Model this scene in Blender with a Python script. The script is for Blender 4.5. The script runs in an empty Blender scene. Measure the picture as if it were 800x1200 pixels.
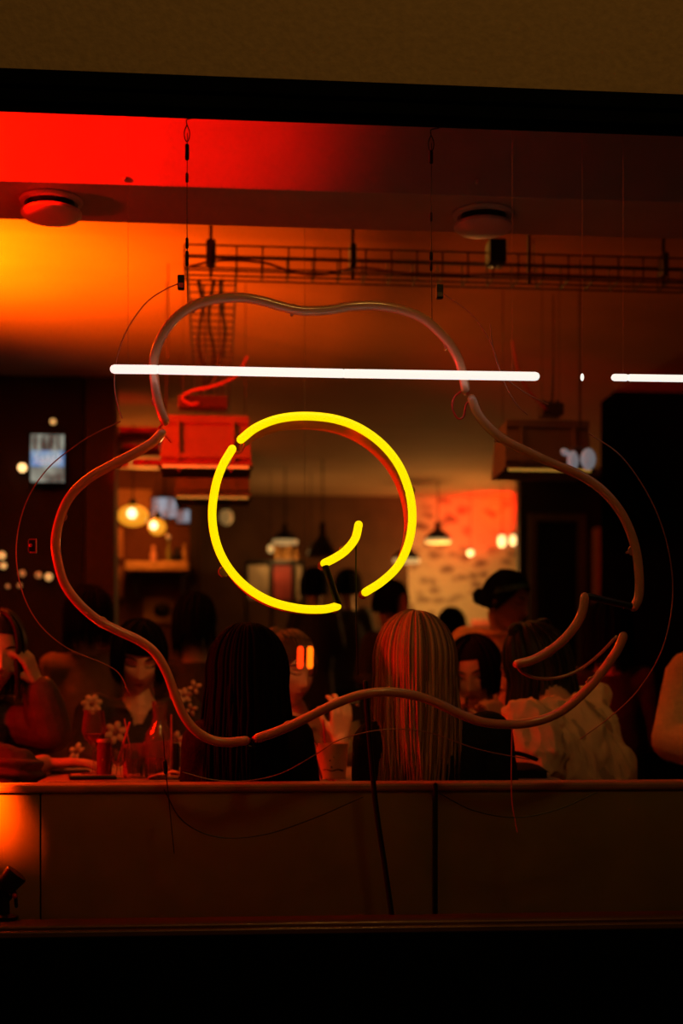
import bpy, bmesh, math, random
import numpy as np
from mathutils import Vector, Matrix, noise
from mathutils.bvhtree import BVHTree

random.seed(7)
SC = bpy.context.scene
COL = SC.collection
PI = math.pi

# ------------------------------------------------------------------ camera
F = 1667.0                    # focal length in pixels of the 800x1200 frame (50 mm on a 36 mm tall sensor)
YAW = math.radians(5.1)
EZ = 1.0                      # eye height above the floor inside
CY = -3.0                     # the glass stands in the plane y = 0
HORIZON = 821.0
cam = bpy.data.cameras.new('camera')
cam.sensor_fit = 'VERTICAL'
cam.sensor_height = 36.0
cam.lens = 50.0
cam.shift_y = (HORIZON - 600.0) / 1200.0
cam.dof.use_dof = True
cam.dof.focus_distance = 3.12
cam.dof.aperture_fstop = 2.4
cam_o = bpy.data.objects.new('camera', cam)
cam_o.location = (0, CY, EZ)
cam_o.rotation_euler = (PI / 2, 0, -YAW)
COL.objects.link(cam_o)
SC.camera = cam_o


def W(px, py, d):
    """pixel of the photograph at d metres in front of the camera plane y = CY -> point in the room"""
    u, v = (px - 400.0) / F, (HORIZON - py) / F
    t = d / (math.cos(YAW) - u * math.sin(YAW))
    return Vector((t * (math.sin(YAW) + u * math.cos(YAW)), CY + d, EZ + t * v))


# ------------------------------------------------------------------ world, lights, exposure
SC.view_settings.view_transform = 'Standard'
SC.view_settings.look = 'None'
SC.view_settings.gamma = 1.0
SC.view_settings.exposure = 0.0
SC.view_settings.use_curve_mapping = False
w = bpy.data.worlds.new('night')
SC.world = w
w.use_nodes = True
w.node_tree.nodes['Background'].inputs[0].default_value = (1.0, 0.55, 0.12, 1)
w.node_tree.nodes['Background'].inputs[1].default_value = 0.0025

RED = (1.0, 0.0025, 0.0)
ORANGE = (1.0, 0.22, 0.012)
WARM = (1.0, 0.50, 0.14)
AMBER = (1.0, 0.36, 0.05)


def light(name, kind, loc, power, color, size=0.1, aim=None, cone=None, blend=0.5, size_y=None):
    l = bpy.data.lights.new(name, kind)
    l.energy = power
    l.color = color
    if kind == 'AREA':
        l.size = size
        if size_y:
            l.shape = 'RECTANGLE'
            l.size_y = size_y
    else:
        l.shadow_soft_size = size
    if kind == 'SPOT':
        l.spot_size = math.radians(cone)
        l.spot_blend = blend
    o = bpy.data.objects.new(name, l)
    o.location = loc
    if aim is not None:
        o.rotation_euler = (Vector(aim) - Vector(loc)).to_track_quat('-Z', 'Y').to_euler()
    COL.objects.link(o)
    return o


light('street_lamp_light', 'AREA', (0.7, -2.7, 4.4), 36.0, (1.0, 0.52, 0.10), 0.5, aim=(0.3, 0.3, 1.0))
light('red_lamp_light', 'SPOT', (-1.15, 0.30, 2.545), 330.0, RED, 0.03, aim=(-0.73, 0.68, 2.525), cone=58, blend=0.22)
light('red_vent_light', 'SPOT', (-1.35, 0.45, 1.85), 26.0, RED, 0.04, aim=(-0.46, 0.80, 2.33), cone=36, blend=1.0)
light('red_table_light', 'SPOT', (-1.35, 0.34, 1.55), 90.0, RED, 0.06, aim=(-0.50, 1.10, 0.82), cone=44, blend=0.8)
light('face_fill_light', 'SPOT', (0.25, 0.75, 2.25), 22.0, (1.0, 0.34, 0.06), 0.08, aim=(0.2, 1.95, 0.98), cone=72, blend=0.7)  # added fill to brighten the faces across the table
light('orange_lamp_light', 'SPOT', (-1.55, 2.7, 2.05), 1000.0, (1.0, 0.105, 0.0008), 0.12, aim=(-1.12, 2.85, 2.8), cone=112, blend=1.0)
light('red_wash_light', 'SPOT', (-1.9, 0.9, 2.0), 130.0, RED, 0.10, aim=(-0.4, 1.1, 0.75), cone=50, blend=1.0)
light('red_window_light', 'SPOT', (-1.35, 0.42, 1.35), 120.0, RED, 0.06, aim=(0.0, 0.09, 1.15), cone=62, blend=0.8)
light('red_hood_light', 'SPOT', (-1.7, 1.5, 2.0), 560.0, (1.0, 0.006, 0.001), 0.08, aim=(-0.05, 3.1, 2.05), cone=24, blend=0.6)
light('red_sill_light', 'SPOT', (-0.72, 0.08, 0.97), 300.0, (1.0, 0.06, 0.0003), 0.02, aim=(-0.57, 0.24, 0.81), cone=33, blend=0.8)
light('ceiling_wash_light', 'AREA', (0.55, 3.85, 2.25), 1.5, (1.0, 0.18, 0.012), 0.9, aim=(0.55, 3.85, 3.0))
light('room_wash_light', 'AREA', (0.5, 2.6, 2.72), 6.0, (1.0, 0.38, 0.05), 1.6, aim=(0.5, 2.1, 0.0))
light('wall_wash_light', 'POINT', tuple(W(530, 674, 11.6)), 24.0, (1.0, 0.46, 0.10), 0.15)
light('wall_wash_light', 'POINT', tuple(W(490, 672, 11.9)), 3.0, (1.0, 0.50, 0.12), 0.12)
light('wall_red_light', 'SPOT', tuple(W(597, 590, 12.15)), 60.0, (1.0, 0.008, 0.0), 0.08, aim=tuple(W(560, 588, 12.45)), cone=150, blend=1.0)
light('bar_light', 'POINT', tuple(W(170, 600, 9.6)), 12.0, (1.0, 0.22, 0.02), 0.15)
light('bar_red_light', 'SPOT', tuple(W(168, 590, 7.6)), 26.0, RED, 0.06, aim=tuple(W(150, 525, 8.4)), cone=34, blend=0.7)
light('shelf_light', 'POINT', tuple(W(331, 648, 11.6)), 3.0, WARM, 0.05)

# ------------------------------------------------------------------ materials
MATS = {}


def mat(name, base, rough=0.6, metal=0.0, emit=None, strength=0.0, vary=0.15, scale=14.0, bump=0.0, coat=0.0, spec=0.5, trans=0.0):
    if name in MATS:
        return MATS[name]
    m = bpy.data.materials.new(name)
    m.use_nodes = True
    nt = m.node_tree
    b = nt.nodes['Principled BSDF']
    b.inputs['Roughness'].default_value = rough
    b.inputs['Metallic'].default_value = metal
    b.inputs['Coat Weight'].default_value = coat
    b.inputs['Specular IOR Level'].default_value = spec
    b.inputs['Transmission Weight'].default_value = trans
    tc = nt.nodes.new('ShaderNodeTexCoord')
    nz = nt.nodes.new('ShaderNodeTexNoise')
    nz.inputs['Scale'].default_value = scale
    nz.inputs['Detail'].default_value = 4
    nt.links.new(tc.outputs['Object'], nz.inputs['Vector'])
    cr = nt.nodes.new('ShaderNodeValToRGB')
    cr.color_ramp.elements[0].position = 0.3
    cr.color_ramp.elements[1].position = 0.7
    cr.color_ramp.elements[0].color = tuple(c * (1 - vary) for c in base) + (1,)
    cr.color_ramp.elements[1].color = tuple(min(1, c * (1 + vary)) for c in base) + (1,)
    nt.links.new(nz.outputs['Fac'], cr.inputs['Fac'])
    nt.links.new(cr.outputs['Color'], b.inputs['Base Color'])
    if bump:
        bp = nt.nodes.new('ShaderNodeBump')
        bp.inputs['Strength'].default_value = bump
        bp.inputs['Distance'].default_value = 0.01
        nt.links.new(nz.outputs['Fac'], bp.inputs['Height'])
        nt.links.new(bp.outputs['Normal'], b.inputs['Normal'])
    if emit:
        b.inputs['Emission Color'].default_value = tuple(emit) + (1,)
        b.inputs['Emission Strength'].default_value = strength
    MATS[name] = m
    return m


def hair_mat(name, dark, light_, rough=0.42, spec=0.2):
    if name in MATS:
        return MATS[name]
    m = bpy.data.materials.new(name)
    m.use_nodes = True
    nt = m.node_tree
    b = nt.nodes['Principled BSDF']
    b.inputs['Roughness'].default_value = rough
    b.inputs['Specular IOR Level'].default_value = spec
    g = nt.nodes.new('ShaderNodeNewGeometry')
    cr = nt.nodes.new('ShaderNodeValToRGB')
    cr.color_ramp.elements[0].color = tuple(dark) + (1,)
    cr.color_ramp.elements[1].color = tuple(light_) + (1,)
    nt.links.new(g.outputs['Random Per Island'], cr.inputs['Fac'])
    nt.links.new(cr.outputs['Color'], b.inputs['Base Color'])
    MATS[name] = m
    return m


def glass_mat(name, tint, gloss=1.0, haze=0.0):
    """thin clear glass: see-through, with the mirror share that Fresnel gives"""
    if name in MATS:
        return MATS[name]
    m = bpy.data.materials.new(name)
    m.use_nodes = True
    nt = m.node_tree
    nt.nodes.clear()
    out = nt.nodes.new('ShaderNodeOutputMaterial')
    mix = nt.nodes.new('ShaderNodeMixShader')
    tr = nt.nodes.new('ShaderNodeBsdfTransparent')
    gl = nt.nodes.new('ShaderNodeBsdfGlossy')
    fr = nt.nodes.new('ShaderNodeFresnel')
    fr.inputs['IOR'].default_value = 1.45
    mul = nt.nodes.new('ShaderNodeMath')
    mul.operation = 'MULTIPLY'
    mul.inputs[1].default_value = gloss
    tr.inputs['Color'].default_value = tuple(tint) + (1,)
    gl.inputs['Roughness'].default_value = 0.03
    nt.links.new(fr.outputs[0], mul.inputs[0])
    nt.links.new(mul.outputs[0], mix.inputs[0])
    nt.links.new(tr.outputs[0], mix.inputs[1])
    nt.links.new(gl.outputs[0], mix.inputs[2])
    if haze:                                     # pale diffuse share standing in for light the glass reflects and scatters
        df = nt.nodes.new('ShaderNodeBsdfDiffuse')
        df.inputs['Color'].default_value = (0.75, 0.55, 0.48, 1)
        m2 = nt.nodes.new('ShaderNodeMixShader')
        m2.inputs[0].default_value = haze
        nt.links.new(mix.outputs[0], m2.inputs[1])
        nt.links.new(df.outputs[0], m2.inputs[2])
        mix = m2
    nt.links.new(mix.outputs[0], out.inputs[0])
    MATS[name] = m
    return m


# ------------------------------------------------------------------ mesh helper
def spline(pts, n=6):
    pts = [Vector(p) for p in pts]
    if len(pts) < 3:
        return pts
    ext = [pts[0] * 2 - pts[1]] + pts + [pts[-1] * 2 - pts[-2]]
    out = []
    for i in range(1, len(ext) - 2):
        a, b, c, d = ext[i - 1:i + 3]
        for k in range(n):
            t = k / n
            out.append(0.5 * ((2 * b) + (c - a) * t + (2 * a - 5 * b + 4 * c - d) * t * t + (3 * b - a - 3 * c + d) * t ** 3))
    out.append(pts[-1])
    return out


class G:
    """collects shapes; build() links them as one mesh object"""

    def __init__(self):
        self.v, self.f, self.mi = [], [], []
        self.cur = 0

    def add(self, vs, fs):
        b = len(self.v)
        self.v.extend([tuple(p) for p in vs])
        self.f.extend([tuple(b + i for i in q) for q in fs])
        self.mi.extend([self.cur] * len(fs))
        return self

    def box(self, c, s, rot=None, bev=0.0):
        bm = bmesh.new()
        bmesh.ops.create_cube(bm, size=1.0)
        bmesh.ops.scale(bm, vec=s, verts=bm.verts)
        if bev:
            bmesh.ops.bevel(bm, geom=bm.edges[:], offset=bev, segments=2, affect='EDGES', profile=0.5)
        M = Matrix.Translation(Vector(c)) @ (rot.to_4x4() if rot else Matrix())
        bm.verts.index_update()
        vs = [M @ v.co for v in bm.verts]
        fs = [[v.index for v in f.verts] for f in bm.faces]
        bm.free()
        return self.add(vs, fs)

    def span(self, a, b, bev=0.0):
        a, b = Vector(a), Vector(b)
        return self.box((a + b) / 2, [abs(x) for x in (b - a)], None, bev)

    def tube(self, pts, r, n=8, cap=True, flat=1.0, up=None):
        pts = [Vector(p) for p in pts]
        m = len(pts)
        rs = list(r) if hasattr(r, '__len__') else [r] * m
        vs, fs = [], []
        t0 = (pts[1] - pts[0]).normalized()
        ref = Vector(up) if up is not None else (Vector((0, 0, 1)) if abs(t0.z) < 0.9 else Vector((1, 0, 0)))
        s = t0.cross(ref).normalized()
        rings = []
        for i in range(m):
            t = (pts[min(i + 1, m - 1)] - pts[max(i - 1, 0)])
            t = t.normalized() if t.length > 1e-9 else t0
            s = (s - t * s.dot(t))
            s = s.normalized() if s.length > 1e-9 else t.orthogonal().normalized()
            q = t.cross(s)
            rings.append((pts[i], s, q, t, rs[i]))
        if cap:
            p, s_, q, t, r0 = rings[0]
            e, se, qe, te, r1 = rings[-1]
            rings = [(p - t * r0 * 0.92, s_, q, t, r0 * 0.35), (p - t * r0 * 0.6, s_, q, t, r0 * 0.8)] + rings + \
                    [(e + te * r1 * 0.6, se, qe, te, r1 * 0.8), (e + te * r1 * 0.92, se, qe, te, r1 * 0.35)]
        for (p, s_, q, t, rr) in rings:
            for k in range(n):
                a = 2 * PI * k / n
                vs.append(p + s_ * math.cos(a) * rr + q * math.sin(a) * rr * flat)
        M = len(rings)
        for i in range(M - 1):
            for k in range(n):
                k2 = (k + 1) % n
                fs.append((i * n + k, i * n + k2, (i + 1) * n + k2, (i + 1) * n + k))
        fs.append(tuple(range(n - 1, -1, -1)))
        fs.append(tuple(range((M - 1) * n, M * n)))
        return self.add(vs, fs)

    def rod(self, a, b, r, n=6):
        return self.tube([a, b], r, n, cap=False)

    def lathe(self, prof, c=(0, 0, 0), n=24, rot=None, close=True):
        vs, fs = [], []
        c = Vector(c)
        for (r, z) in prof:
            for k in range(n):
                a = 2 * PI * k / n
                p = Vector((r * math.cos(a), r * math.sin(a), z))
                vs.append(c + (rot @ p if rot else p))
        for i in range(len(prof) - 1):
            for k in range(n):
                k2 = (k + 1) % n
                fs.append((i * n + k, i * n + k2, (i + 1) * n + k2, (i + 1) * n + k))
        if close:
            fs.append(tuple(range(n - 1, -1, -1)))
            fs.append(tuple(range((len(prof) - 1) * n, len(prof) * n)))
        return self.add(vs, fs)

    def ball(self, c, r, nu=14, nv=9, rot=None):
        r = r if hasattr(r, '__len__') else (r, r, r)
        c = Vector(c)
        vs, fs = [], []

        def put(p):
            p = Vector((p[0] * r[0], p[1] * r[1], p[2] * r[2]))
            vs.append(c + (rot @ p if rot else p))
        put((0, 0, -1))
        for i in range(1, nv):
            th = PI * i / nv
            for k in range(nu):
                a = 2 * PI * k / nu
                put((math.sin(th) * math.cos(a), math.sin(th) * math.sin(a), -math.cos(th)))
        put((0, 0, 1))
        for k in range(nu):
            fs.append((0, 1 + (k + 1) % nu, 1 + k))
        for i in range(nv - 2):
            for k in range(nu):
                a, b = 1 + i * nu + k, 1 + i * nu + (k + 1) % nu
                fs.append((a, b, b + nu, a + nu))
        L = len(vs) - 1
        for k in range(nu):
            fs.append((L, L - nu + k, L - nu + (k + 1) % nu))
        return self.add(vs, fs)

    def rings(self, rs, n=28, power=2.0):
        """loft through elliptic rings (centre, side vector, front vector)"""
        vs, fs = [], []
        for (c, u, v) in rs:
            for k in range(n):
                a = 2 * PI * k / n
                ca, sa = math.cos(a), math.sin(a)
                e = 2.0 / power
                vs.append(Vector(c) + Vector(u) * (abs(ca) ** e * (1 if ca > 0 else -1)) + Vector(v) * (abs(sa) ** e * (1 if sa > 0 else -1)))
        for i in range(len(rs) - 1):
            for k in range(n):
                k2 = (k + 1) % n
                fs.append((i * n + k, i * n + k2, (i + 1) * n + k2, (i + 1) * n + k))
        fs.append(tuple(range(n - 1, -1, -1)))
        fs.append(tuple(range((len(rs) - 1) * n, len(rs) * n)))
        return self.add(vs, fs)

    def grid(self, P):
        """P[i][j] points -> quads"""
        ni, nj = len(P), len(P[0])
        vs = [p for row in P for p in row]
        fs = [(i * nj + j, i * nj + j + 1, (i + 1) * nj + j + 1, (i + 1) * nj + j) for i in range(ni - 1) for j in range(nj - 1)]
        return self.add(vs, fs)

    def mesh(self, name='mesh'):
        me = bpy.data.meshes.new(name)
        me.from_pydata(self.v, [], self.f)
        me.update()
        return me

    def build(self, name, mats, parent=None, smooth=True, angle=40):
        me = self.mesh(name)
        return link(name, me, mats, parent, smooth, self.mi, angle)


def link(name, me, mats, parent=None, smooth=True, mi=None, angle=40):
    bm = bmesh.new()
    bm.from_mesh(me)
    bmesh.ops.recalc_face_normals(bm, faces=bm.faces)
    bm.to_mesh(me)
    bm.free()
    for m in (mats if isinstance(mats, (list, tuple)) else [mats]):
        me.materials.append(m)
    if mi and len(mi) == len(me.polygons):
        me.polygons.foreach_set('material_index', mi)
    if smooth:
        me.polygons.foreach_set('use_smooth', [True] * len(me.polygons))
        me.set_sharp_from_angle(angle=math.radians(angle))
    me.update()
    o = bpy.data.objects.new(name, me)
    COL.objects.link(o)
    if parent is not None:
        o.parent = parent
        o.matrix_parent_inverse = Matrix.Translation(-parent.location)
    return o


def thing(name, label, cat, loc=(0, 0, 0), group=None):
    o = bpy.data.objects.new(name, None)
    o.empty_display_size = 0.1
    COL.objects.link(o)
    o.location = loc
    return tag(o, label, cat, group)


def tag(o, label, cat, group=None):
    o['label'] = label
    o['category'] = cat
    if group:
        o['group'] = group
    return o


def struct(o):
    o['kind'] = 'structure'
    return o


def remesh(g, voxel, smooth=3, ratio=None, disp=None):
    me = g.mesh('remesh_source')
    o = bpy.data.objects.new('remesh_source', me)
    COL.objects.link(o)
    m = o.modifiers.new('r', 'REMESH')
    m.mode = 'VOXEL'
    m.voxel_size = voxel
    if smooth:
        s = o.modifiers.new('s', 'SMOOTH')
        s.factor = 0.5
        s.iterations = smooth
    if ratio:
        d = o.modifiers.new('d', 'DECIMATE')
        d.ratio = ratio
    dg = bpy.context.evaluated_depsgraph_get()
    ev = o.evaluated_get(dg)
    out = bpy.data.meshes.new_from_object(ev, depsgraph=dg)
    bpy.data.objects.remove(o)
    bpy.data.meshes.remove(me)
    if disp:
        nn = [v.normal.copy() for v in out.vertices]
        for v, q in zip(out.vertices, nn):
            v.co = v.co + q * disp(v.co)
        out.update()
    return out


# ------------------------------------------------------------------ the setting
M_FACADE = mat('facade_plaster', (0.175, 0.115, 0.065), 0.9, vary=0.10, scale=60, bump=0.25)
M_FRAME = mat('black_frame', (0.0016, 0.002, 0.002), 0.6, vary=0.3, spec=0.0)
M_SILL = mat('sill_metal', (0.10, 0.04, 0.03), 0.35, metal=0.5)
M_CEIL = mat('ceiling_paint', (0.46, 0.28, 0.16), 0.85, vary=0.07, scale=3)
M_BEAM = mat('beam_paint', (0.42, 0.34, 0.28), 0.8, vary=0.08, scale=6)
M_FLOOR = mat('floor_wood', (0.05, 0.032, 0.02), 0.5)
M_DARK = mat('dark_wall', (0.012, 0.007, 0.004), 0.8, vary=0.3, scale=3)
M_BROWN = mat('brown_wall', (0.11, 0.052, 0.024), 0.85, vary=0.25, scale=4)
M_BEIGE = mat('beige_paint', (0.34, 0.26, 0.17), 0.8)
M_BLACK = mat('black_plastic', (0.006, 0.006, 0.006), 0.4, spec=0.3)
M_WIRE = mat('wire_steel', (0.10, 0.08, 0.07), 0.4, metal=0.6)
M_ORANGEWALL = mat('bar_plaster', (0.42, 0.22, 0.12), 0.85, vary=0.25, scale=5)


def damask():
    """cream wall with large dark printed blotches"""
    m = bpy.data.materials.new('blotched_wallpaper')
    m.use_nodes = True
    nt = m.node_tree
    b = nt.nodes['Principled BSDF']
    b.inputs['Roughness'].default_value = 0.85
    tc = nt.nodes.new('ShaderNodeTexCoord')
    mp = nt.nodes.new('ShaderNodeMapping')
    mp.inputs['Scale'].default_value = (6.5, 6.5, 10.0)
    vo = nt.nodes.new('ShaderNodeTexVoronoi')
    vo.inputs['Scale'].default_value = 1.0
    nz = nt.nodes.new('ShaderNodeTexNoise')
    nz.inputs['Scale'].default_value = 1.6
    nz.inputs['Detail'].default_value = 6
    ad = nt.nodes.new('ShaderNodeMath')
    ad.operation = 'ADD'
    cr = nt.nodes.new('ShaderNodeValToRGB')
    cr.color_ramp.elements[0].position = 0.66
    cr.color_ramp.elements[0].color = (0.20, 0.13, 0.10, 1)
    cr.color_ramp.elements[1].position = 1.0
    cr.color_ramp.elements[1].color = (0.55, 0.45, 0.32, 1)
    nt.links.new(tc.outputs['Object'], mp.inputs['Vector'])
    nt.links.new(mp.outputs[0], vo.inputs['Vector'])
    nt.links.new(mp.outputs[0], nz.inputs['Vector'])
    nt.links.new(vo.outputs['Distance'], ad.inputs[0])
    nt.links.new(nz.outputs['Fac'], ad.inputs[1])
    nt.links.new(ad.outputs[0], cr.inputs['Fac'])
    nt.links.new(cr.outputs['Color'], b.inputs['Base Color'])
    return m


M_PAPER = damask()

ZC = 2.80                                         # ceiling
z_head, z_frame_top = W(400, 146, 3.04).z, W(400, 95, 2.97).z
z_sill = W(400, 1078, 3.0).z

struct(G().span((-4, -0.015, z_frame_top), (6, 0.10, 4.2)).build('wall_front', M_FACADE, smooth=False))
g = G().span((-4, -0.03, z_head + 0.03), (6, 0.04, z_frame_top + 0.002), 0.004)
g.span((-4, -0.022, z_head), (6, 0.04, z_head + 0.028), 0.003)
struct(g.build('trim_1', M_FRAME, smooth=False))
struct(G().span((-4, -0.06, -0.6), (6, 0.10, z_sill - 0.022)).build('wall_parapet', M_FRAME, smooth=False))
g = G().span((-4, -0.05, z_sill - 0.022), (6, 0.12, z_sill - 0.008), 0.003)
g.span((-4, -0.03, z_sill - 0.008), (6, 0.03, z_sill), 0.003)
struct(g.build('trim_2', M_SILL, smooth=False))
struct(G().span((-4, -0.005, z_sill), (6, 0.005, z_head)).build('window_1', glass_mat('window_glass', (0.97, 0.97, 0.96), 0.7), smooth=False))

struct(G().span((-4, 0.06, -0.05), (6, 9.6, 0)).build('floor', M_FLOOR, smooth=False))
struct(G().span((-6, -8, -0.65), (8, -0.06, -0.6)).build('floor_pavement', mat('pavement', (0.05, 0.045, 0.04), 0.9), smooth=False))
struct(G().span((-4, 0.06, ZC), (6, 9.6, ZC + 0.1)).build('ceiling', M_CEIL, smooth=False))
struct(G().span((-4, 0.94, ZC - 0.02), (6, 2.5, ZC + 0.01)).build('trim_4', M_CEIL, smooth=False))
z_soff = W(400, 225, 3.68).z
struct(G().span((-4, 0.68, z_soff), (6, 0.97, ZC + 0.02), 0.003).build('trim_3', M_BEAM, smooth=False))
YB = 9.45
struct(G().span((-4, YB, 0), (W(478, 600, 12.45).x, YB + 0.1, ZC)).build('wall_back', M_BROWN, smooth=False))
struct(G().span((W(478, 600, 12.45).x, YB, 0), (6, YB + 0.1, ZC)).build('wall_back_papered', M_PAPER, smooth=False))
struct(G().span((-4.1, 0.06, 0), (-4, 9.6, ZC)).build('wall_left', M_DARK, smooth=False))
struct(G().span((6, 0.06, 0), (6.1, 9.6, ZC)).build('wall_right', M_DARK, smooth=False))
# dark partition on the left, its end post, the dark post by the bar
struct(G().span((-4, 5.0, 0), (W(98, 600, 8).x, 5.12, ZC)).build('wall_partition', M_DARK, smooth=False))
M_POST = mat('post_paint', (0.05, 0.025, 0.016), 0.7)
struct(G().span((W(100, 600, 8).x, 5.0, 0), (W(134, 600, 8).x, 5.3, ZC)).build('wall_post', M_POST, smooth=False))
struct(G().span((W(222, 600, 10).x, 7.0, 0), (W(236, 600, 10).x, 7.1, ZC)).build('wall_column', M_DARK, smooth=False))
# right: wall with a doorway, and the black pier in front of it
xd0, xd1 = W(627, 650, 11.2).x, W(676, 650, 11.2).x
zd = W(650, 612, 11.2).z
x0 = W(608, 650, 11.2).x
g = G().span((x0, 8.2, 0), (xd0, 8.32, ZC)).span((xd1, 8.2, 0), (6, 8.32, ZC)).span((xd0, 8.2, zd), (xd1, 8.32, ZC))
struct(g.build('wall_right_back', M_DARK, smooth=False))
g = G().span((xd0 - 0.06, 8.14, 0), (xd0, 8.2, zd + 0.06)).span((xd0, 8.14, zd), (xd1, 8.2, zd + 0.06)).span((xd1, 8.14, 0), (xd1 + 0.06, 8.2, zd + 0.06))
struct(g.build('trim_5', mat('door_trim', (0.10, 0.075, 0.05), 0.8), smooth=False))
d1 = struct(G().span((xd0, 8.22, 0), (xd1, 8.28, zd)).build('door_1', M_BLACK, smooth=False))
for k in range(2):
    G().span((xd0 + 0.05, 8.205, 0.2 + k * 1.0), (xd1 - 0.05, 8.222, 1.05 + k * 1.0), 0.01).build('panel', M_BLACK, d1, smooth=False)
G().ball((xd1 - 0.04, 8.18, 1.05), 0.025).build('handle', M_WIRE, d1)
struct(G().span((W(699, 650, 11).x, 8.0, 0), (W(713, 650, 11).x, 8.14, W(700, 618, 11).z)).build('trim_6', M_BEIGE, smooth=False))
struct(G().span((W(720, 600, 8.1).x, 5.1, 0), (5.9, 5.4, ZC)).build('wall_pier', M_FRAME, smooth=False))
# heating pipe along the ceiling on the left
ob = G().tube([W(-25, 275, 5.87), W(112, 483, 9.6)], 0.055, 12).build('ceiling_pipe', mat('pipe_paint', (0.09, 0.04, 0.025), 0.6))
tag(ob, 'dark pipe running along the ceiling at the far left of the window', 'pipe')


# ------------------------------------------------------------------ the neon sign hung behind the glass
YS = 3.09                                           # distance of the sign
M_TUBE = mat('milky_tube', (0.58, 0.27, 0.17), 0.22, coat=0.6, vary=0.06, scale=30)
M_LIT = mat('lit_yellow_tube', (0.9, 0.7, 0.05), 0.3, emit=(1.0, 0.80, 0.0), strength=1.12, vary=0.02)
M_PAINTED = mat('blocked_out_tube', (0.008, 0.007, 0.006), 0.35)
M_CAP = mat('red_end_cap', (0.55, 0.03, 0.02), 0.4)
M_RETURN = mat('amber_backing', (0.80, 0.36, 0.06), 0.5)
M_CLEAR = mat('thin_clear_cable', (0.36, 0.12, 0.08), 0.35)
M_SUPPORT = mat('tube_support', (0.35, 0.18, 0.13), 0.25)
PXM = YS / F                                        # metres per pixel at the sign

sign = thing('neon_sign', 'large neon sign of an unlit wavy flower outline around a lit yellow ring', 'neon sign', W(400, 620, YS))


def sign_tube(name, pts, r_px, m, d=YS, n=12, label=None):
    ob = G().tube(spline([W(x, y, d) for x, y in pts], 6), r_px * PXM, n).build(name, m, sign)
    if label:
        ob['label'] = label
    return ob


OUTLINE = [
    [(193, 493), (188, 480), (183, 460), (180, 430), (183, 410), (192, 390), (205, 373), (225, 359), (250, 351), (280, 348.5), (305, 352), (330, 359), (355, 364), (385, 363), (410, 359), (440, 358), (470, 363), (495, 373), (515, 390), (530, 408), (540, 430), (545, 456)],
    [(553, 468), (560, 485), (572, 500), (590, 515), (615, 528), (645, 542), (680, 557), (705, 574), (725, 597), (738, 622), (746, 650), (749, 680), (748, 700), (743, 711)],
    [(685, 700), (683, 714), (676, 730), (662, 748), (645, 762), (625, 773), (607, 778)],
    [(730, 746), (724, 760), (712, 778), (695, 800), (675, 820), (655, 835), (630, 845), (600, 849), (565, 846), (535, 835), (505, 821), (480, 814), (450, 811), (420, 815), (390, 826), (360, 841), (330, 855), (302, 865)],
    [(287, 868), (265, 870), (245, 866), (228, 855), (215, 838), (205, 815), (196, 790), (183, 767), (165, 752), (140, 740), (115, 727), (92, 707), (76, 685), (68, 660), (65, 635), (70, 608), (82, 582), (105, 560), (135, 543), (160, 530), (178, 519), (189, 508)],
]
for seg in OUTLINE:
    ob = sign_tube('outline_tube', seg, 5.6, M_TUBE, n=14)
    for (x, y), (x2, y2) in ((seg[0], seg[1]), (seg[-1], seg[-2])):   # the ends turn back to their electrodes
        c = G()
        a = W(x, y, YS)
        b = W(x + (x - x2) * 0.12, y + (y - y2) * 0.12, YS + 0.05)
        c.tube([a, (a + b) / 2 + Vector((0, 0.004, 0)), b], [5.4 * PXM, 5.0 * PXM, 4.4 * PXM], 10)
        c.build('end_cap', M_CAP, sign)
RING = [
    [(272, 526), (260, 547), (252, 572), (248.5, 605), (254, 638), (268, 666), (290, 689), (318, 705), (350, 713), (378, 714), (395, 710.5)],
    [(282, 515), (300, 501), (325, 491), (355, 487.5), (390, 490.5), (420, 501), (447, 520), (467, 545), (479, 575), (483, 605), (479, 635), (467, 662), (448, 681), (428, 694)],
    [(420, 615), (416, 631), (405, 645), (392, 654), (380, 660)],
]
for seg in RING:
    sign_tube('lit_tube', seg, 5.0, M_LIT, n=14, label='glowing yellow tube')
    # amber backing strip that stands behind the lit tube
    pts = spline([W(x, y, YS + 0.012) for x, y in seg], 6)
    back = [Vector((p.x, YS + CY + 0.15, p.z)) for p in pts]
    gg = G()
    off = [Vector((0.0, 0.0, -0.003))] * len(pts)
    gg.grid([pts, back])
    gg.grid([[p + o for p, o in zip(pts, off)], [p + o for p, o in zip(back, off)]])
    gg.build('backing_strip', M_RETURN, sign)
    x, y = seg[-1]
    G().ball(W(x - 3, y + 3, YS + 0.02), 0.010).build('end_cap', M_CAP, sign)
for seg in ([(381, 663), (388, 684), (396, 707)], [(690, 699), (715, 705), (742, 711)]):
    sign_tube('blocked_out_tube', seg, 4.2, M_PAINTED, label='tube stretch painted black')
for x, y in ((184, 470), (226, 358), (343, 362), (526, 403), (585, 512), (742, 645), (643, 764), (694, 799), (338, 851), (137, 602 - 60), (72, 605), (119, 729), (205, 815), (262, 668 + 2), (480, 575), (403, 646)):
    gg = G()
    p = W(x, y, YS)
    gg.tube([p + Vector((0, 0.004, 0)), p + Vector((0, 0.05, 0))], 0.0035, 6)
    gg.lathe([(0.011, 0), (0.0125, 0.004), (0.011, 0.008)], p + Vector((0, 0.006, 0)), 12, rot=Matrix.Rotation(PI / 2, 3, 'X'))
    gg.build('tube_support', M_SUPPORT, sign)
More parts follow.
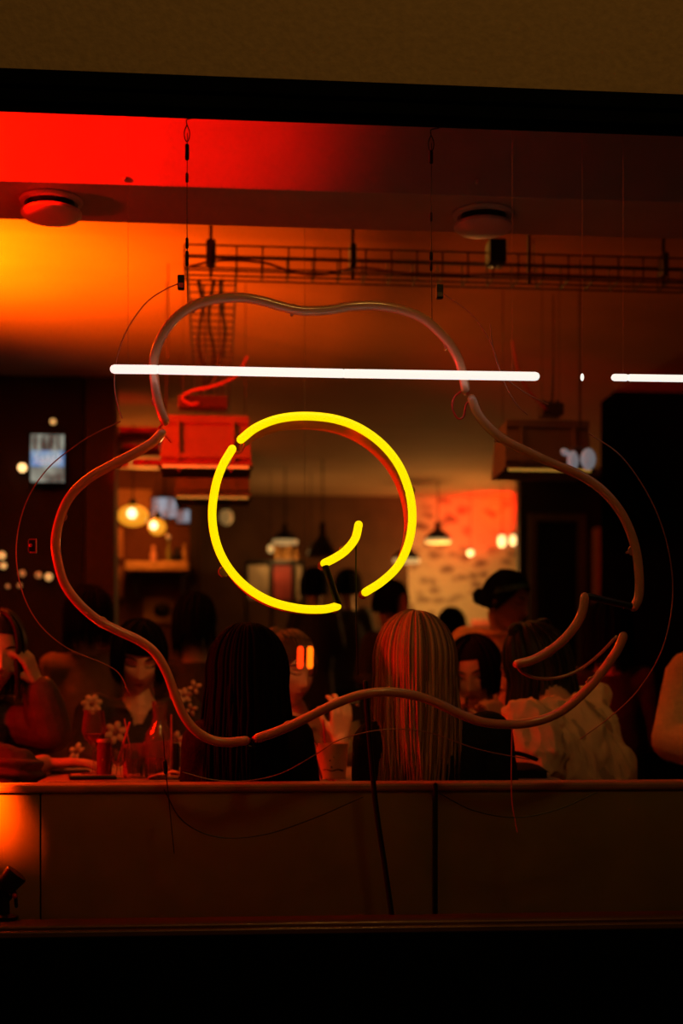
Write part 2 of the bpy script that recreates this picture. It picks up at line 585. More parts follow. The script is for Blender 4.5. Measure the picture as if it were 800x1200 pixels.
# jumper wires between the tube ends
sign_tube('jumper_wire', [(606, 780), (612, 788), (630, 795), (655, 794), (680, 784), (702, 767), (722, 746)], 2.0, M_SUPPORT, YS + 0.02, 8)
sign_tube('jumper_wire', [(541, 458), (532, 466), (530, 478), (536, 490), (543, 488), (546, 474), (552, 468)], 1.3, M_CAP, YS + 0.02, 8)
sign_tube('jumper_wire', [(190, 497), (186, 503), (195, 512), (200, 518)], 1.2, M_CAP, YS + 0.02, 8)
sign_tube('jumper_wire', [(294, 866), (298, 874), (290, 874), (287, 868)], 1.2, M_PAINTED, YS + 0.02, 8)
sign_tube('jumper_wire', [(272, 527), (281, 530), (286, 522), (283, 516)], 1.2, M_CAP, YS + 0.02, 8)
# thin cables looping round the sign; the two dark loops stand for cast shadows
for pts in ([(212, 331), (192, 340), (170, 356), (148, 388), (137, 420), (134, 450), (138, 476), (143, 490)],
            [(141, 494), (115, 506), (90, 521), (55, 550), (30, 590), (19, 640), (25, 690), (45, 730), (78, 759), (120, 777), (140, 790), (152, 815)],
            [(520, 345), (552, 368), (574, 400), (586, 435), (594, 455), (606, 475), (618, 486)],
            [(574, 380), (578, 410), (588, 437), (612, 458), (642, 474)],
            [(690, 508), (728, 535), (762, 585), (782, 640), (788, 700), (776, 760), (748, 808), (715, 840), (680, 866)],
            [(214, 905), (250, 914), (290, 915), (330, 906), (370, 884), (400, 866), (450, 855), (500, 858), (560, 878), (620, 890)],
            [(192, 925), (214, 962), (255, 981), (310, 978), (370, 958), (425, 934)],  # stands for a tube shadow on the bench back
            [(515, 930), (555, 950), (605, 958), (655, 948), (700, 928)],  # also a cast shadow, built as a dark strand
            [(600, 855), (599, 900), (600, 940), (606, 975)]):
    sign_tube('cable_or_shadow_loop', pts, 0.75, M_BLACK if pts[0][1] > 920 else M_CLEAR, YS + 0.01, 6)
sign_tube('dark_cable', [(428, 800), (434, 880), (441, 950), (450, 1010), (459, 1073)], 3.2, M_BLACK, YS + 0.03, 8)
sign_tube('dark_cable', [(191, 860), (194, 900), (199, 950), (204, 1000)], 0.7, M_BLACK, YS + 0.02, 6)
sign_tube('crimp', [(193, 893), (194, 905)], 2.4, M_BLACK, YS + 0.02, 8)
sign_tube('dark_cable', [(417, 615), (417, 700), (419, 790)], 1.0, M_BLACK, YS + 0.04, 6)
# steel suspension wires with their hooks and crimps
for x, top, bot, crimps, tag_px in ((219, 138, 361, [(178, 2.4, 9), (208, 1.8, 5), (285, 1.8, 6), (303, 2.0, 9)], (212, 331)), (505, 150, 378, [(184, 2.5, 7), (254, 1.6, 5), (300, 2.2, 4), (312, 1.6, 5)], (515, 342))):
    sign_tube('suspension_wire', [(x + 0.5, top + 18), (x, (top + bot) / 2), (x - 1 + 2, bot)], 0.6, M_WIRE, YS, 6)
    sign_tube('hook', [(x + 9, top), (x, top + 2), (x, top + 8), (x + 3, top + 16), (x + 2.5, top + 24), (x, top + 28), (x - 2.5, top + 24), (x - 3, top + 16), (x, top + 8)], 0.7, M_BLACK, YS, 6)
    for y, r, h in crimps:
        sign_tube('crimp', [(x, y - h / 1.2), (x, y + h / 1.2)], r, M_BLACK, YS, 8)
    tx, ty = tag_px
    G().box(W(tx, ty, YS), (8 * PXM, 0.012, 17 * PXM), None, 0.002).build('wire_grip', M_BLACK, sign, smooth=False)
    G().box(W(tx, ty + 4, YS) - Vector((0, 0.007, 0)), (6 * PXM, 0.003, 5 * PXM)).build('wire_grip_face', M_CAP if tx < 300 else M_WIRE, sign, smooth=False)

gg = G()
c = W(38, 640, YS)
gg.box(c, (0.018, 0.010, 0.030), None, 0.003)
ob = thing('cable_clip', 'tiny red clip beside the thin cable at the far left', 'clip', c)
gg.build('body', mat('clip_black', (0.02, 0.005, 0.005), 0.4), ob, smooth=False)
gg = G()
for dx, dz, sx, sz in ((0.008, 0, 0.003, 0.03), (0.002, 0.014, 0.014, 0.003), (0.002, -0.014, 0.014, 0.003)):
    gg.box(c + Vector((dx, -0.006, dz)), (sx, 0.003, sz))
gg.ball(c + Vector((-0.003, -0.006, 0.001)), 0.004)
gg.build('rim', mat('clip_red', (0.6, 0.02, 0.02), 0.4), ob, smooth=False)

# ------------------------------------------------------------------ white fluorescent tubes: glowing rods standing in for window reflections, wires added
M_REFL = mat('reflected_white', (0.9, 0.9, 0.9), 0.4, emit=(1.0, 0.95, 0.88), strength=1.06, vary=0.01)


def reflected(name, label, segs, d, r, hang):
    a, b = W(*segs[0][0], d), W(*segs[-1][1], d)
    t = thing(name, label, 'lamp', (a + b) / 2)
    for p, q in segs:
        G().tube([W(*p, d), W(*q, d)], r, 12).build('lit_tube', M_REFL, t)  # glowing rod standing in for a tube's window reflection
    for (p, q), (p2, q2) in zip(segs, segs[1:]):
        G().tube([W(*q, d), W(*p2, d)], r * 0.72, 10, cap=False).build('joint', M_WIRE, t)
    for x, y in hang:
        p = W(x, y, d)
        G().rod(p + Vector((0, 0, r)), Vector((p.x, p.y, z_head + 0.01)), 0.0004, 5).build('hanging_wire', M_CLEAR, t)
    return t


reflected('tube_reflection', 'long white fluorescent tube image in the window, added as a glowing rod across the top of the flower sign', [((134, 432.5), (183, 433)), ((187, 433.2), (401, 437.5)), ((404, 437.6), (627, 441))], 3.045, 0.0098, [(150, 432), (600, 440)])
reflected('tube_reflection', 'white fluorescent tube image in the window, added as a glowing rod cut off by the right edge of the picture', [((720, 442.3), (733, 442.5)), ((738, 442.6), (900, 445))], 3.045, 0.0080, [(730, 442), (860, 444)])
t = thing('small_reflection', 'tiny white reflection, added as a glowing ball between the two white tube reflections', 'lamp', W(682, 442, 3.06))
G().ball(W(682, 442, 3.06), (0.0042, 0.004, 0.0085)).build('globe', M_REFL, t)
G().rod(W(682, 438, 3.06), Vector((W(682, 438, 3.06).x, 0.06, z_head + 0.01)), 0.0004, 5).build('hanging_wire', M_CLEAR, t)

# ------------------------------------------------------------------ ceiling things
M_VENT = mat('vent_paint', (0.62, 0.45, 0.40), 0.45, vary=0.03)


def copy_tree(o, loc=None, label=None, parent=None):
    c = o.copy()
    COL.objects.link(c)
    if parent is not None:
        c.parent = parent
    if loc is not None:
        c.location = loc
    if label:
        c['label'] = label
    for ch in o.children:
        copy_tree(ch, parent=c)
    return c


def vent(px, py, label):
    c = W(px, py, 3.80)
    c.z = z_soff
    t = thing('ceiling_vent', label, 'vent', c, 'round ceiling vents')
    G().lathe([(0.060, -0.001), (0.080, -0.001), (0.083, -0.005), (0.080, -0.011), (0.070, -0.014), (0.062, -0.008)], c, 40).build('flange', M_VENT, t)
    G().lathe([(0.058, 0.0), (0.062, -0.012), (0.045, -0.034), (0.030, -0.042)], c, 32).build('throat', M_BLACK, t)
    G().lathe([(0.030, -0.030), (0.070, -0.028), (0.079, -0.034), (0.079, -0.041), (0.070, -0.050), (0.04, -0.056), (0.01, -0.058)], c, 40).build('disc', M_VENT, t)
    return t


vent(60, 232, 'round ceiling vent glowing red, left of the two under the beam')
vent(566, 250, 'round ceiling vent in dim light, right of the two under the beam')
for k, (x, y, d) in enumerate([(560, 210, 3.66), (145, 206, 3.66)]):
    c = W(x, y, d)
    ob = G().lathe([(0.007, 0), (0.007, -0.004), (0.004, -0.007)], Vector((c.x, 0.679, c.z)), 12, rot=Matrix.Rotation(-PI / 2, 3, 'X')).build('screw_cap', M_VENT)
    tag(ob, 'tiny round cap on the dim right half of the beam' if k == 0 else 'tiny round cap on the bright red left half of the beam', 'cap', 'caps on the beam')

M_TRAY = mat('tray_wire', (0.09, 0.04, 0.022), 0.45, metal=0.4)
tray = thing('cable_tray', 'dark wire cable tray hung from the ceiling, turning back at the left', 'cable tray', W(246, 320, 5.1))
dT = 5.1
zt, zm, zb = W(400, 291.5, dT).z, W(400, 306, dT).z, W(400, 321, dT).z
xa, xb = W(216, 300, dT).x, W(840, 300, dT).x
r = 0.0034
for yy in (2.1, 2.22):
    for zz in (zt, zm, zb):
        ob = G().rod((xa, yy, zz), (xb, yy, zz), r).build('rail_wire', M_TRAY, tray)
ob = G().rod((xa, 2.16, zb), (xb, 2.16, zb), r).build('rail_wire', M_TRAY, tray)
n = int((xb - xa) / 0.0925)
proto = None
for k in range(n + 1):
    x = xa + (xb - xa) * k / n
    gg = G()
    for p, q in (((x, 2.1, zt), (x, 2.1, zb)), ((x, 2.1, zb), (x, 2.22, zb)), ((x, 2.22, zb), (x, 2.22, zt))):
        gg.rod(p, q, r * 0.9, 5)
    gg.build('cross_wire', M_TRAY, tray, smooth=False)
xl, xr = W(219, 318, dT).x, W(277, 318, dT).x
zl = W(240, 322, dT).z
for xx in (xl, (xl * 2 + xr) / 3, (xl + xr * 2) / 3, xr):
    G().rod((xx, 2.22, zl), (xx, 4.6, zl), r).build('rail_wire', M_TRAY, tray)
for xx in (xl, xr):
    G().rod((xx, 2.22, zl + 0.06), (xx, 4.6, zl + 0.06), r).build('rail_wire', M_TRAY, tray)
for k in range(24):
    y = 2.22 + k * 0.1
    gg = G().rod((xl, y, zl), (xr, y, zl), r * 0.9, 5).rod((xl, y, zl), (xl, y, zl + 0.06), r * 0.9, 5).rod((xr, y, zl), (xr, y, zl + 0.06), r * 0.9, 5)
    gg.build('cross_wire', M_TRAY, tray, smooth=False)
for px, yy, wd in ((247, 2.16, 12), (415, 2.16, 8), (783, 2.16, 8), (600 + 24, 2.16, 2)):
    p = W(px, 300, dT)
    gg = G().rod((p.x, yy, ZC), (p.x, yy, zb), 0.007, 6)
    if wd > 4:
        gg.box((p.x, yy, zt - 0.01), (wd * 0.003, 0.07, 0.085), None, 0.006)
    gg.build('hanger', M_TRAY, tray)
for px, yy in ((262, 3.3), (255, 4.4), (240, 3.9)):
    p = W(px, 300, yy + 3)
    G().rod((p.x, yy, ZC), (p.x, yy, zl), 0.006, 6).build('hanger', M_TRAY, tray)
ob = G().box(W(581, 297, 5.08), (0.062, 0.09, 0.085), None, 0.006).build('junction_box', M_BLACK)
tag(ob, 'small black junction box in the cable tray right of the round vent', 'junction box')
gg = G()
gg.tube(spline([W(x, y, 5.15) for x, y in ((222, 312), (260, 305), (310, 308), (340, 318), (375, 322), (420, 314), (470, 320), (520, 323), (600, 321), (700, 324), (830, 330))], 6), 0.005, 6)
ob = gg.build('tray_cable', M_CLEAR)
tag(ob, 'thin reddish cable lying in the cable tray', 'cable', 'cables in the tray')
gg = G()
for q in range(3):
    gg = G().tube(spline([Vector((xl + 0.04 + 0.045 * q + 0.012 * math.sin(k * 1.7 + q * 2), 2.25 + k * 0.32, zl + 0.019 + 0.006 * math.sin(k + q))) for k in range(8)], 5), 0.008, 6)
    ob = gg.build('tray_cable', M_TRAY)
    tag(ob, ('left', 'middle', 'right')[q] + ' one of three dark cables running back along the left branch of the cable tray', 'cable', 'dark cables in the left tray branch')
# thin vertical drops from the ceiling
for px, y0, y1, d in ((197, 262, 420, 5.9), (625, 278, 330, 5.4), (648, 283, 470, 6.2)):
    a, b = W(px, y0, d), W(px, y1, d)
    a.z = ZC
    ob = G().rod(a, b, 0.003, 5).build('hanging_wire', M_TRAY)
    tag(ob, {197: 'thin dark wire hanging from the ceiling left of the cable tray corner', 625: 'short thin wire hanging behind the right part of the cable tray', 648: 'thin wire hanging down to the hooded lamp on the right'}[px], 'wire')

# rectangular hooded lamps
M_HOOD = mat('hood_metal', (0.26, 0.13, 0.10), 0.5, metal=0.1, vary=0.08)
M_STRIP = mat('gold_light_strip', (0.8, 0.5, 0.15), 0.35, emit=(1.0, 0.50, 0.07), strength=0.32, vary=0.25, scale=18)


def hood_lamp(c, label):
    """c: middle of the lower front edge"""
    wd, dp, h = 0.385, 0.30, 0.215
    t = thing('hooded_lamp', label, 'lamp', c, 'rectangular hooded lamps')
    c = Vector(c)
    z0 = c.z
    b = [(-wd / 2, 0), (wd / 2, 0), (wd / 2, dp), (-wd / 2, dp)]
    tp = [(-wd / 2 + 0.015, 0.03), (wd / 2 - 0.015, 0.03), (wd / 2 - 0.015, dp - 0.03), (-wd / 2 + 0.015, dp - 0.03)]
    gg = G()
    vs = [c + Vector((x, y, 0.0)) for x, y in b] + [c + Vector((x, y, h)) for x, y in tp]
    gg.add(vs, [(0, 1, 5, 4), (1, 2, 6, 5), (2, 3, 7, 6), (3, 0, 4, 7), (4, 5, 6, 7), (3, 2, 1, 0)])
    gg.build('hood', M_HOOD, t, smooth=False)
    gg = G()
    gg.box(c + Vector((0, 0.028, h - 0.012)), (wd - 0.02, 0.02, 0.035), None, 0.003)
    gg.build('top_rail', M_HOOD, t, smooth=False)
    for sx in (-0.30, 0.30):
        G().box(c + Vector((sx * wd, 0.006, h * 0.5)), (0.012, 0.02, h * 0.78), Matrix.Rotation(-0.14, 3, 'X'), 0.002).build('rib', M_HOOD, t, smooth=False)
    G().box(c + Vector((0, 0.0, 0.045)), (wd * 0.985, 0.02, 0.02), Matrix.Rotation(-0.14, 3, 'X'), 0.002).build('lower_rail', M_HOOD, t, smooth=False)
    G().box(c + Vector((0, -0.004, -0.002)), (wd + 0.01, 0.016, 0.016), None, 0.002).build('rim', M_BLACK, t, smooth=False)
    G().box(c + Vector((0, -0.013, -0.002)), (wd * 0.94, 0.010, 0.011), None, 0.002).build('light_strip', M_STRIP, t, smooth=False)
    for sx in (-0.28, 0.28):
        G().ball(c + Vector((sx * wd, -0.012, -0.016)), 0.010).build('clamp', M_TRAY, t)
    for sx in (-0.44, 0.44):
        G().rod(c + Vector((sx * wd, dp / 2, h)), Vector((c.x + sx * wd, c.y + dp / 2, ZC)), 0.002, 5).build('hanging_wire', M_TRAY, t)
    return t


hood_lamp(W(241, 547, 6.0), 'rectangular hooded lamp lit deep red behind the gap at the ring\'s upper left')
hood_lamp(W(249, 583, 7.3), 'rectangular hooded lamp with a gold strip, lower and farther back than the red one')
l3 = hood_lamp(W(643, 551, 6.0), 'rectangular hooded lamp with a gold strip under the right part of the flower sign')
hl = light('hood_strip_light', 'AREA', W(643, 556, 5.98) - Vector((0, 0.02, 0.03)), 0.15, WARM, 0.3, aim=W(643, 800, 5.98))
for (x, y, d, lab, pts) in ((238, 473, 6.05, 'dark ballast box with a red cable above the red hooded lamp', [(290, 418), (277, 440), (252, 452), (225, 458), (214, 466), (222, 473), (232, 473)]),
                            (645, 481, 6.05, 'dark ballast box above the right hooded lamp', [(600, 400), (606, 430), (615, 452), (630, 470), (640, 479)])):
    t = thing('ballast_box', lab, 'box', W(x, y, d))
    wd = 58 if x < 400 else 26
    G().box(W(x, y, d), (wd * d / F, 0.10, 15 * d / F), None, 0.006).build('body', M_TRAY, t, smooth=False)
    G().tube(spline([W(a, b, d - 0.06) for a, b in pts], 6), 0.006, 6).build('red_cable', mat('cable_red', (0.50, 0.05, 0.03), 0.5), t)
    G().tube(spline([W(x - 5 if x < 400 else x, y - 6, d), W(x + 14 if x < 400 else x + 2, y - 30, d), W(x + 20 if x < 400 else x + 3, y - 60, d)], 6), 0.004, 6).build('feed_cable', M_TRAY, t)
    for sx in (-0.4, 0.4):
        G().rod(W(x, y, d) + Vector((sx * wd * d / F, 0, 0.02)), Vector((W(x, y, d).x + sx * wd * d / F, W(x, y, d).y, ZC)), 0.0015, 5).build('hanging_wire', M_TRAY, t)
    for q in range(3):
        G().ball(W(x - 8 + 8 * q, y - 9, d), 0.012, 8, 6).build('connector', M_BLACK, t)
# pale balls put in for a reflection-like patch; arm and rod added
t = thing('glowing_globe', 'white blurred globes put in for a reflection-like patch at the right hooded lamp', 'lamp', W(680, 530, 5.7))
M_PALE = mat('pale_glow', (0.5, 0.5, 0.5), 0.3, emit=(0.85, 0.85, 0.95), strength=0.16, vary=0.6, scale=8)
G().ball(W(671, 540, 5.7), (0.024, 0.02, 0.042)).build('globe', M_PALE, t)
G().ball(W(689, 538, 5.7), (0.032, 0.02, 0.045)).build('globe', M_PALE, t)
G().tube(spline([W(664, 529, 5.7), W(675, 523, 5.7), W(686, 526, 5.7), W(690, 533, 5.7)], 5), 0.004, 8).build('arm', M_HOOD, t)  # added arm
G().ball(W(662, 530, 5.7), (0.020, 0.016, 0.014), rot=Matrix.Rotation(0.5, 3, 'Y')).build('globe', M_PALE, t)
p = W(680, 524, 5.7)
G().rod(p, (p.x, p.y, ZC), 0.003, 6).build('rod', M_TRAY, t)

# ------------------------------------------------------------------ the banquette under the window
M_PANEL = mat('banquette_leather', (0.20, 0.155, 0.05), 0.6, vary=0.10, scale=9, bump=0.04)
M_PIPING = mat('banquette_piping', (0.30, 0.16, 0.10), 0.5)
dP = 3.24
zp = W(400, 927, dP).z
zr = W(400, 918, dP).z
bq = thing('banquette', 'long olive leather bench back standing behind the lower part of the window', 'banquette', (0.2, dP + CY, 0))
xs = [W(-420, 1000, dP).x, W(47, 1000, dP).x, W(510, 1000, dP).x, W(1000, 1000, dP).x]
for x0_, x1_ in zip(xs, xs[1:]):
    gg = G()
    P = []
    ni, nj = 24, 14
    for i in range(ni + 1):
        row = []
        for j in range(nj + 1):
            u, v = i / ni, j / nj
            e = (1 - (2 * u - 1) ** 40) * (1 - (2 * v - 1) ** 20)
            row.append(Vector((x0_ + 0.002 + (x1_ - x0_ - 0.004) * u, dP + CY + 0.006 - 0.006 * e, 0.16 + (zp - 0.16) * v)))
        P.append(row)
    gg.grid(P)
    gg.span((x0_ + 0.003, dP + CY + 0.016, 0.16), (x1_ - 0.003, dP + CY + 0.07, zp))
    gg.build('panel', M_PANEL, bq)
G().span((xs[0], dP + CY + 0.02, 0.14), (xs[3], dP + CY + 0.08, zp - 0.01)).build('back_board', M_BLACK, bq, smooth=False)
G().span((xs[0], dP + CY - 0.002, zp - 0.001), (xs[3], dP + CY + 0.10, zr), 0.006).build('top_rail', M_PIPING, bq, smooth=False)
G().span((xs[0], dP + CY + 0.08, 0.30), (xs[3], dP + CY + 0.50, 0.43), 0.02).build('seat', M_PANEL, bq, smooth=False)
G().span((xs[0], dP + CY + 0.06, 0.0), (xs[3], dP + CY + 0.44, 0.30)).build('plinth', M_BLACK, bq, smooth=False)
gg = G().tube([W(510, 919, dP + 0.03), W(510, 920, dP - 0.007), W(510, 929, dP - 0.0075), W(510, 1000, dP - 0.0065), W(510, 1074, dP - 0.0065)], 0.0055, 8)
tag(gg.build('dark_strap', M_BLACK), 'straight black strap hanging down the seam in the middle of the bench back', 'strap')
# small clamp spotlight by the sill, cut off by the left edge
t = thing('clamp_spotlight', 'small black spotlight cut off at the lower left, before the bench back', 'lamp', W(8, 1076, 3.12))
G().rod(W(5, 1077, 3.12), W(4, 1040, 3.12), 0.012, 8).build('stem', M_BLACK, t)
G().lathe([(0.010, 0.0), (0.022, 0.01), (0.026, 0.045), (0.024, 0.05)], W(2, 1044, 3.12), 16, rot=Matrix.Rotation(0.7, 3, 'Y')).build('head', M_BLACK, t)
G().tube(spline([W(5, 1060, 3.12), W(12, 1052, 3.12), W(17, 1046, 3.12), W(19, 1062, 3.12)], 5), 0.004, 8).build('lever', M_BLACK, t)
G().ball(W(17, 1050, 3.11), 0.006).build('knob', mat('red_gloss', (0.5, 0.02, 0.02), 0.25), t)
G().lathe([(0.03, 0), (0.03, 0.006), (0.012, 0.012)], W(5, 1077, 3.12), 16).build('foot', M_BLACK, t)

# ------------------------------------------------------------------ tables
M_TABLE = mat('table_top', (0.34, 0.24, 0.20), 0.35, vary=0.10, scale=12)
ZT = 0.79


def table(label, xa, xb, ya, yb, z=ZT, group=None, m=None, legs=True):
    t = thing('table', label, 'table', ((xa + xb) / 2, (ya + yb) / 2, 0), group)
    G().span((xa, ya, z - 0.03), (xb, yb, z), 0.004).build('top', m or M_TABLE, t, smooth=False)
    if legs:
        for x in (xa + 0.06, xb - 0.06):
            for y in (ya + 0.16, yb - 0.08):
                G().rod((x, y, 0), (x, y, z - 0.03), 0.02, 8).build('leg', M_BLACK, t)
    return t


YT0, YT1 = 0.76, 1.50
table('brown table lit red at the left, with glasses on it', -0.46, 0.30, YT0, YT1)
table('dark table behind the two people with their backs to the window', 0.32, 0.93, YT0, YT1)

# ------------------------------------------------------------------ the back of the room
def pendant(px, py, d, r, label, warm=0.9, h=None):
    """py: rim of the shade"""
    c = W(px, py, d)
    h = h or r * 1.25
    t = thing('pendant_lamp', label, 'lamp', c, 'black cone pendant lamps')
    G().lathe([(r, 0.0), (r * 0.80, h * 0.25), (r * 0.45, h * 0.48), (r * 0.22, h * 0.60), (r * 0.20, h * 0.95), (r * 0.08, h)], c, 28).build('shade', M_BLACK, t)
    if warm:
        G().lathe([(r * 0.55, 0.0), (r * 0.93, -0.002), (r * 0.93, -0.028), (r * 0.5, -0.034)], c, 28).build('diffuser', mat('warm_diffuser_%d' % int(warm * 100), (0.8, 0.6, 0.3), 0.5, emit=(1.0, 0.58, 0.20), strength=warm), t)
    G().rod(c + Vector((0, 0, h)), (c.x, c.y, ZC), 0.005, 6).build('cord', M_BLACK, t)
    return t


pendant(513, 632, 11.6, 0.115, 'black pendant lamp with a lit rim against the red wall', 0.62)
pendant(476, 655, 11.2, 0.115, 'black pendant lamp just right of the lit yellow ring', 0.62)
pendant(334, 633, 11.0, 0.105, 'black pendant lamp with a lit rim inside the ring, above the shelf', 0.40)
pendant(378, 652, 10.6, 0.12, 'unlit black pendant lamp in the middle of the ring', 0, 0.26)

M_BULB = mat('warm_bulb', (1, 0.9, 0.7), 0.4, emit=(1.0, 0.60, 0.22), strength=2.6, vary=0.02)
M_BULBDIM = mat('dim_bulb', (1, 0.8, 0.5), 0.4, emit=(1.0, 0.55, 0.16), strength=0.75, vary=0.02)
M_BULBFAINT = mat('faint_bulb', (1, 0.8, 0.5), 0.4, emit=(1.0, 0.55, 0.16), strength=0.20, vary=0.02)


def bulb(px, py, d, r, m, label, group, cord=True, tall=1.0):
    c = W(px, py, d)
    t = thing('light_bulb', label, 'bulb', c, group)
    G().ball(c, (r, r, r * tall)).build('globe', m, t)
    G().lathe([(r * 0.45, 0), (r * 0.5, r * 0.5), (r * 0.35, r * 0.9)], c + Vector((0, 0, r * tall * 0.85)), 12).build('socket', M_BLACK, t)
    if cord:
        G().rod(c + Vector((0, 0, r * tall)), (c.x, c.y, ZC), 0.003, 5).build('cord', M_BLACK, t)
    return t


bulb(551, 648, 12.0, 0.030, M_BULB, 'round bare bulb in front of the blotched wall', 'bare bulbs')
bulb(588, 634, 11.6, 0.036, M_BULB, 'left bulb of the bright pair by the red wall', 'bare bulbs', tall=1.5)
bulb(601, 633, 11.6, 0.028, M_BULB, 'right bulb of the bright pair, against the dark doorway wall', 'bare bulbs', tall=1.7)
bulb(317, 643, 11.2, 0.026, M_BULBDIM, 'dim amber bulb left of the pendant inside the ring', 'bare bulbs', tall=1.3)
bulb(364, 647, 11.2, 0.022, M_BULBDIM, 'dim amber bulb right of the pendant inside the ring', 'bare bulbs')
bulb(265, 606, 11.3, 0.055, M_BULBFAINT, 'faint amber globe close to the left side of the ring', 'bare bulbs', tall=1.2)

# display shelf inside the ring
M_BOARD = mat('pale_board', (0.55, 0.42, 0.27), 0.7, vary=0.3, scale=7)
M_RBOARD = mat('red_board', (0.40, 0.05, 0.04), 0.7, vary=0.4, scale=7)
sh = thing('display_shelf', 'dark display shelf with a pale and a red board inside the ring', 'shelf', W(322, 700, 11.8))
a, b = W(288, 656, 11.8), W(356, 735, 11.8)
G().span((a.x, a.y, a.z - 0.03), (b.x, a.y + 0.25, a.z), 0.004).build('top_board', M_BLACK, sh, smooth=False)
for px in (289, 319, 343, 355):
    x = W(px, 680, 11.8).x
    G().span((x - 0.012, a.y, 0), (x + 0.012, a.y + 0.25, a.z - 0.03)).build('upright', M_BLACK, sh, smooth=False)
for px0, px1, m in ((290, 318, M_BOARD), (320, 342, M_RBOARD), (344, 354, M_BOARD)):
    G().span((W(px0, 0, 11.8).x, a.y + 0.04, W(0, 700, 11.8).z), (W(px1, 0, 11.8).x, a.y + 0.06, a.z - 0.04)).build('board', m, sh, smooth=False)
for px0, px1, zz, lab in ((322, 328, 0.20, 'leftmost bottle on the display shelf, under the left rim of the pendant'), (330, 336, 0.14, 'short second bottle from the left on the display shelf'), (337, 341, 0.22, 'tallest bottle on the display shelf, third from the left'), (344, 350, 0.12, 'shortest bottle at the right end of the display shelf')):
    x = W((px0 + px1) / 2, 650, 11.8).x
    ob = G().lathe([(0.020, 0), (0.022, zz * 0.5), (0.008, zz * 0.7), (0.008, zz)], (x, a.y + 0.08, a.z), 12).build('bottle', mat('bottle_amber', (0.45, 0.22, 0.06), 0.2))
    tag(ob, lab, 'bottle', 'bottles on the display shelf')

# bench along the back wall
t = thing('bench', 'dark bench along the papered back wall behind the blonde hair', 'bench', W(470, 760, 11.9))
a, b = W(425, 735, 11.9), W(606, 735, 11.9)
G().span((a.x, a.y, 0.45), (b.x, a.y + 0.08, a.z), 0.02).build('backrest', mat('bench_leather', (0.05, 0.022, 0.016), 0.5), t, smooth=False)
G().span((a.x, a.y - 0.45, 0.0), (b.x, a.y, 0.45), 0.02).build('seat', mat('bench_leather', (0.05, 0.022, 0.016), 0.5), t, smooth=False)
ob = G().span((W(553, 0, 11.9).x, a.y + 0.0, a.z), (W(598, 0, 11.9).x, a.y + 0.08, a.z + 0.07), 0.01).build('bench_ledge', mat('ledge_red', (0.5, 0.10, 0.06), 0.6), t)

# the bar at the left
M_BARRED = mat('red_slat', (0.55, 0.05, 0.03), 0.5, vary=0.5, scale=20)
cn = thing('bar_canopy', 'dark canopy with red panels over the bar at the left', 'canopy', W(145, 530, 8.4))
for y in (513, 530):
    a, b = W(96, y - 4, 8.4), W(192, y + 4, 8.4)
    G().span((a.x, a.y, b.z), (b.x, a.y + 0.5, a.z), 0.004).build('beam', M_BLACK, cn, smooth=False)
for x0_, y0_, x1_, y1_ in ((138, 497, 190, 509), (96, 519, 111, 526), (115, 520, 138, 527), (142, 518, 186, 526), (104, 534, 113, 541), (117, 534, 150, 545), (154, 535, 190, 544), (96, 552, 107, 568)):
    a, b = W(x0_, y0_, 8.4), W(x1_, y1_, 8.4)
    G().span((a.x, a.y + 0.06, b.z), (b.x, a.y + 0.10, a.z), 0.003).build('panel', M_BARRED, cn, smooth=False)
for px in (97, 190):
    p = W(px, 520, 8.4)
    G().rod((p.x, p.y + 0.25, p.z), (p.x, p.y + 0.25, ZC), 0.012, 6).build('hanger', M_BLACK, cn)

a, b = W(137, 566, 10.2), W(222, 740, 10.2)
struct(G().span((a.x - 0.3, a.y, 0.0), (b.x, a.y + 0.08, ZC)).build('wall_bar', mat('bar_brown', (0.15, 0.055, 0.03), 0.85, vary=0.3, scale=4), smooth=False))
struct(G().span((a.x, a.y - 0.03, W(0, 596, 10.2).z), (W(178, 0, 10.2).x, a.y, W(0, 572, 10.2).z)).build('trim_7', M_ORANGEWALL, smooth=False))
for y0_, y1_ in ((618, 654), (664, 700)):
    struct(G().span((a.x, a.y - 0.05, W(0, y1_, 10.2).z), (a.x + 0.045, a.y, W(0, y0_, 10.2).z)).build('trim_8', M_ORANGEWALL, smooth=False))
shf = thing('bar_shelf', 'lit plaster shelf with a bottle under the globe lamps of the bar', 'shelf', W(185, 663, 10.1))
p, q = W(146, 657, 9.9), W(221, 669, 9.9)
G().span((p.x, p.y, q.z), (q.x, p.y + 0.28, p.z), 0.01).build('board', mat('shelf_front', (0.55, 0.36, 0.18), 0.8, vary=0.3, scale=12), shf, smooth=False)
for k in range(2):
    x = p.x + 0.06 + k * (q.x - p.x - 0.12)
    G().span((x, p.y + 0.1, q.z - 0.16), (x + 0.02, p.y + 0.26, q.z)).build('bracket', M_BLACK, shf, smooth=False)
for px, r_, h_, lab, m in ((179, 0.022, 0.115, 'small pale bottle standing alone on the bar shelf', mat('bottle_pink', (0.7, 0.35, 0.28), 0.3)),
                           (207, 0.040, 0.10, 'dark jar at the right end of the bar shelf', M_BLACK), (197, 0.016, 0.16, 'slim green bottle right of the pale bottle on the bar shelf', mat('bottle_green', (0.16, 0.20, 0.07), 0.3)),
                           (216, 0.020, 0.13, 'tan bottle by the dark post on the bar shelf', mat('bottle_tan', (0.40, 0.25, 0.12), 0.3))):
    c = Vector((W(px, 650, 9.9).x, p.y + 0.08, p.z))
    ob = G().lathe([(r_, 0), (r_, h_ * 0.5), (r_ * 0.5, h_ * 0.68), (r_ * 0.45, h_ * 0.85), (r_ * 0.62, h_ * 0.9), (r_ * 0.55, h_)], c, 16).build('bottle', m)
    tag(ob, lab, 'bottle', 'bottles on the bar shelf')
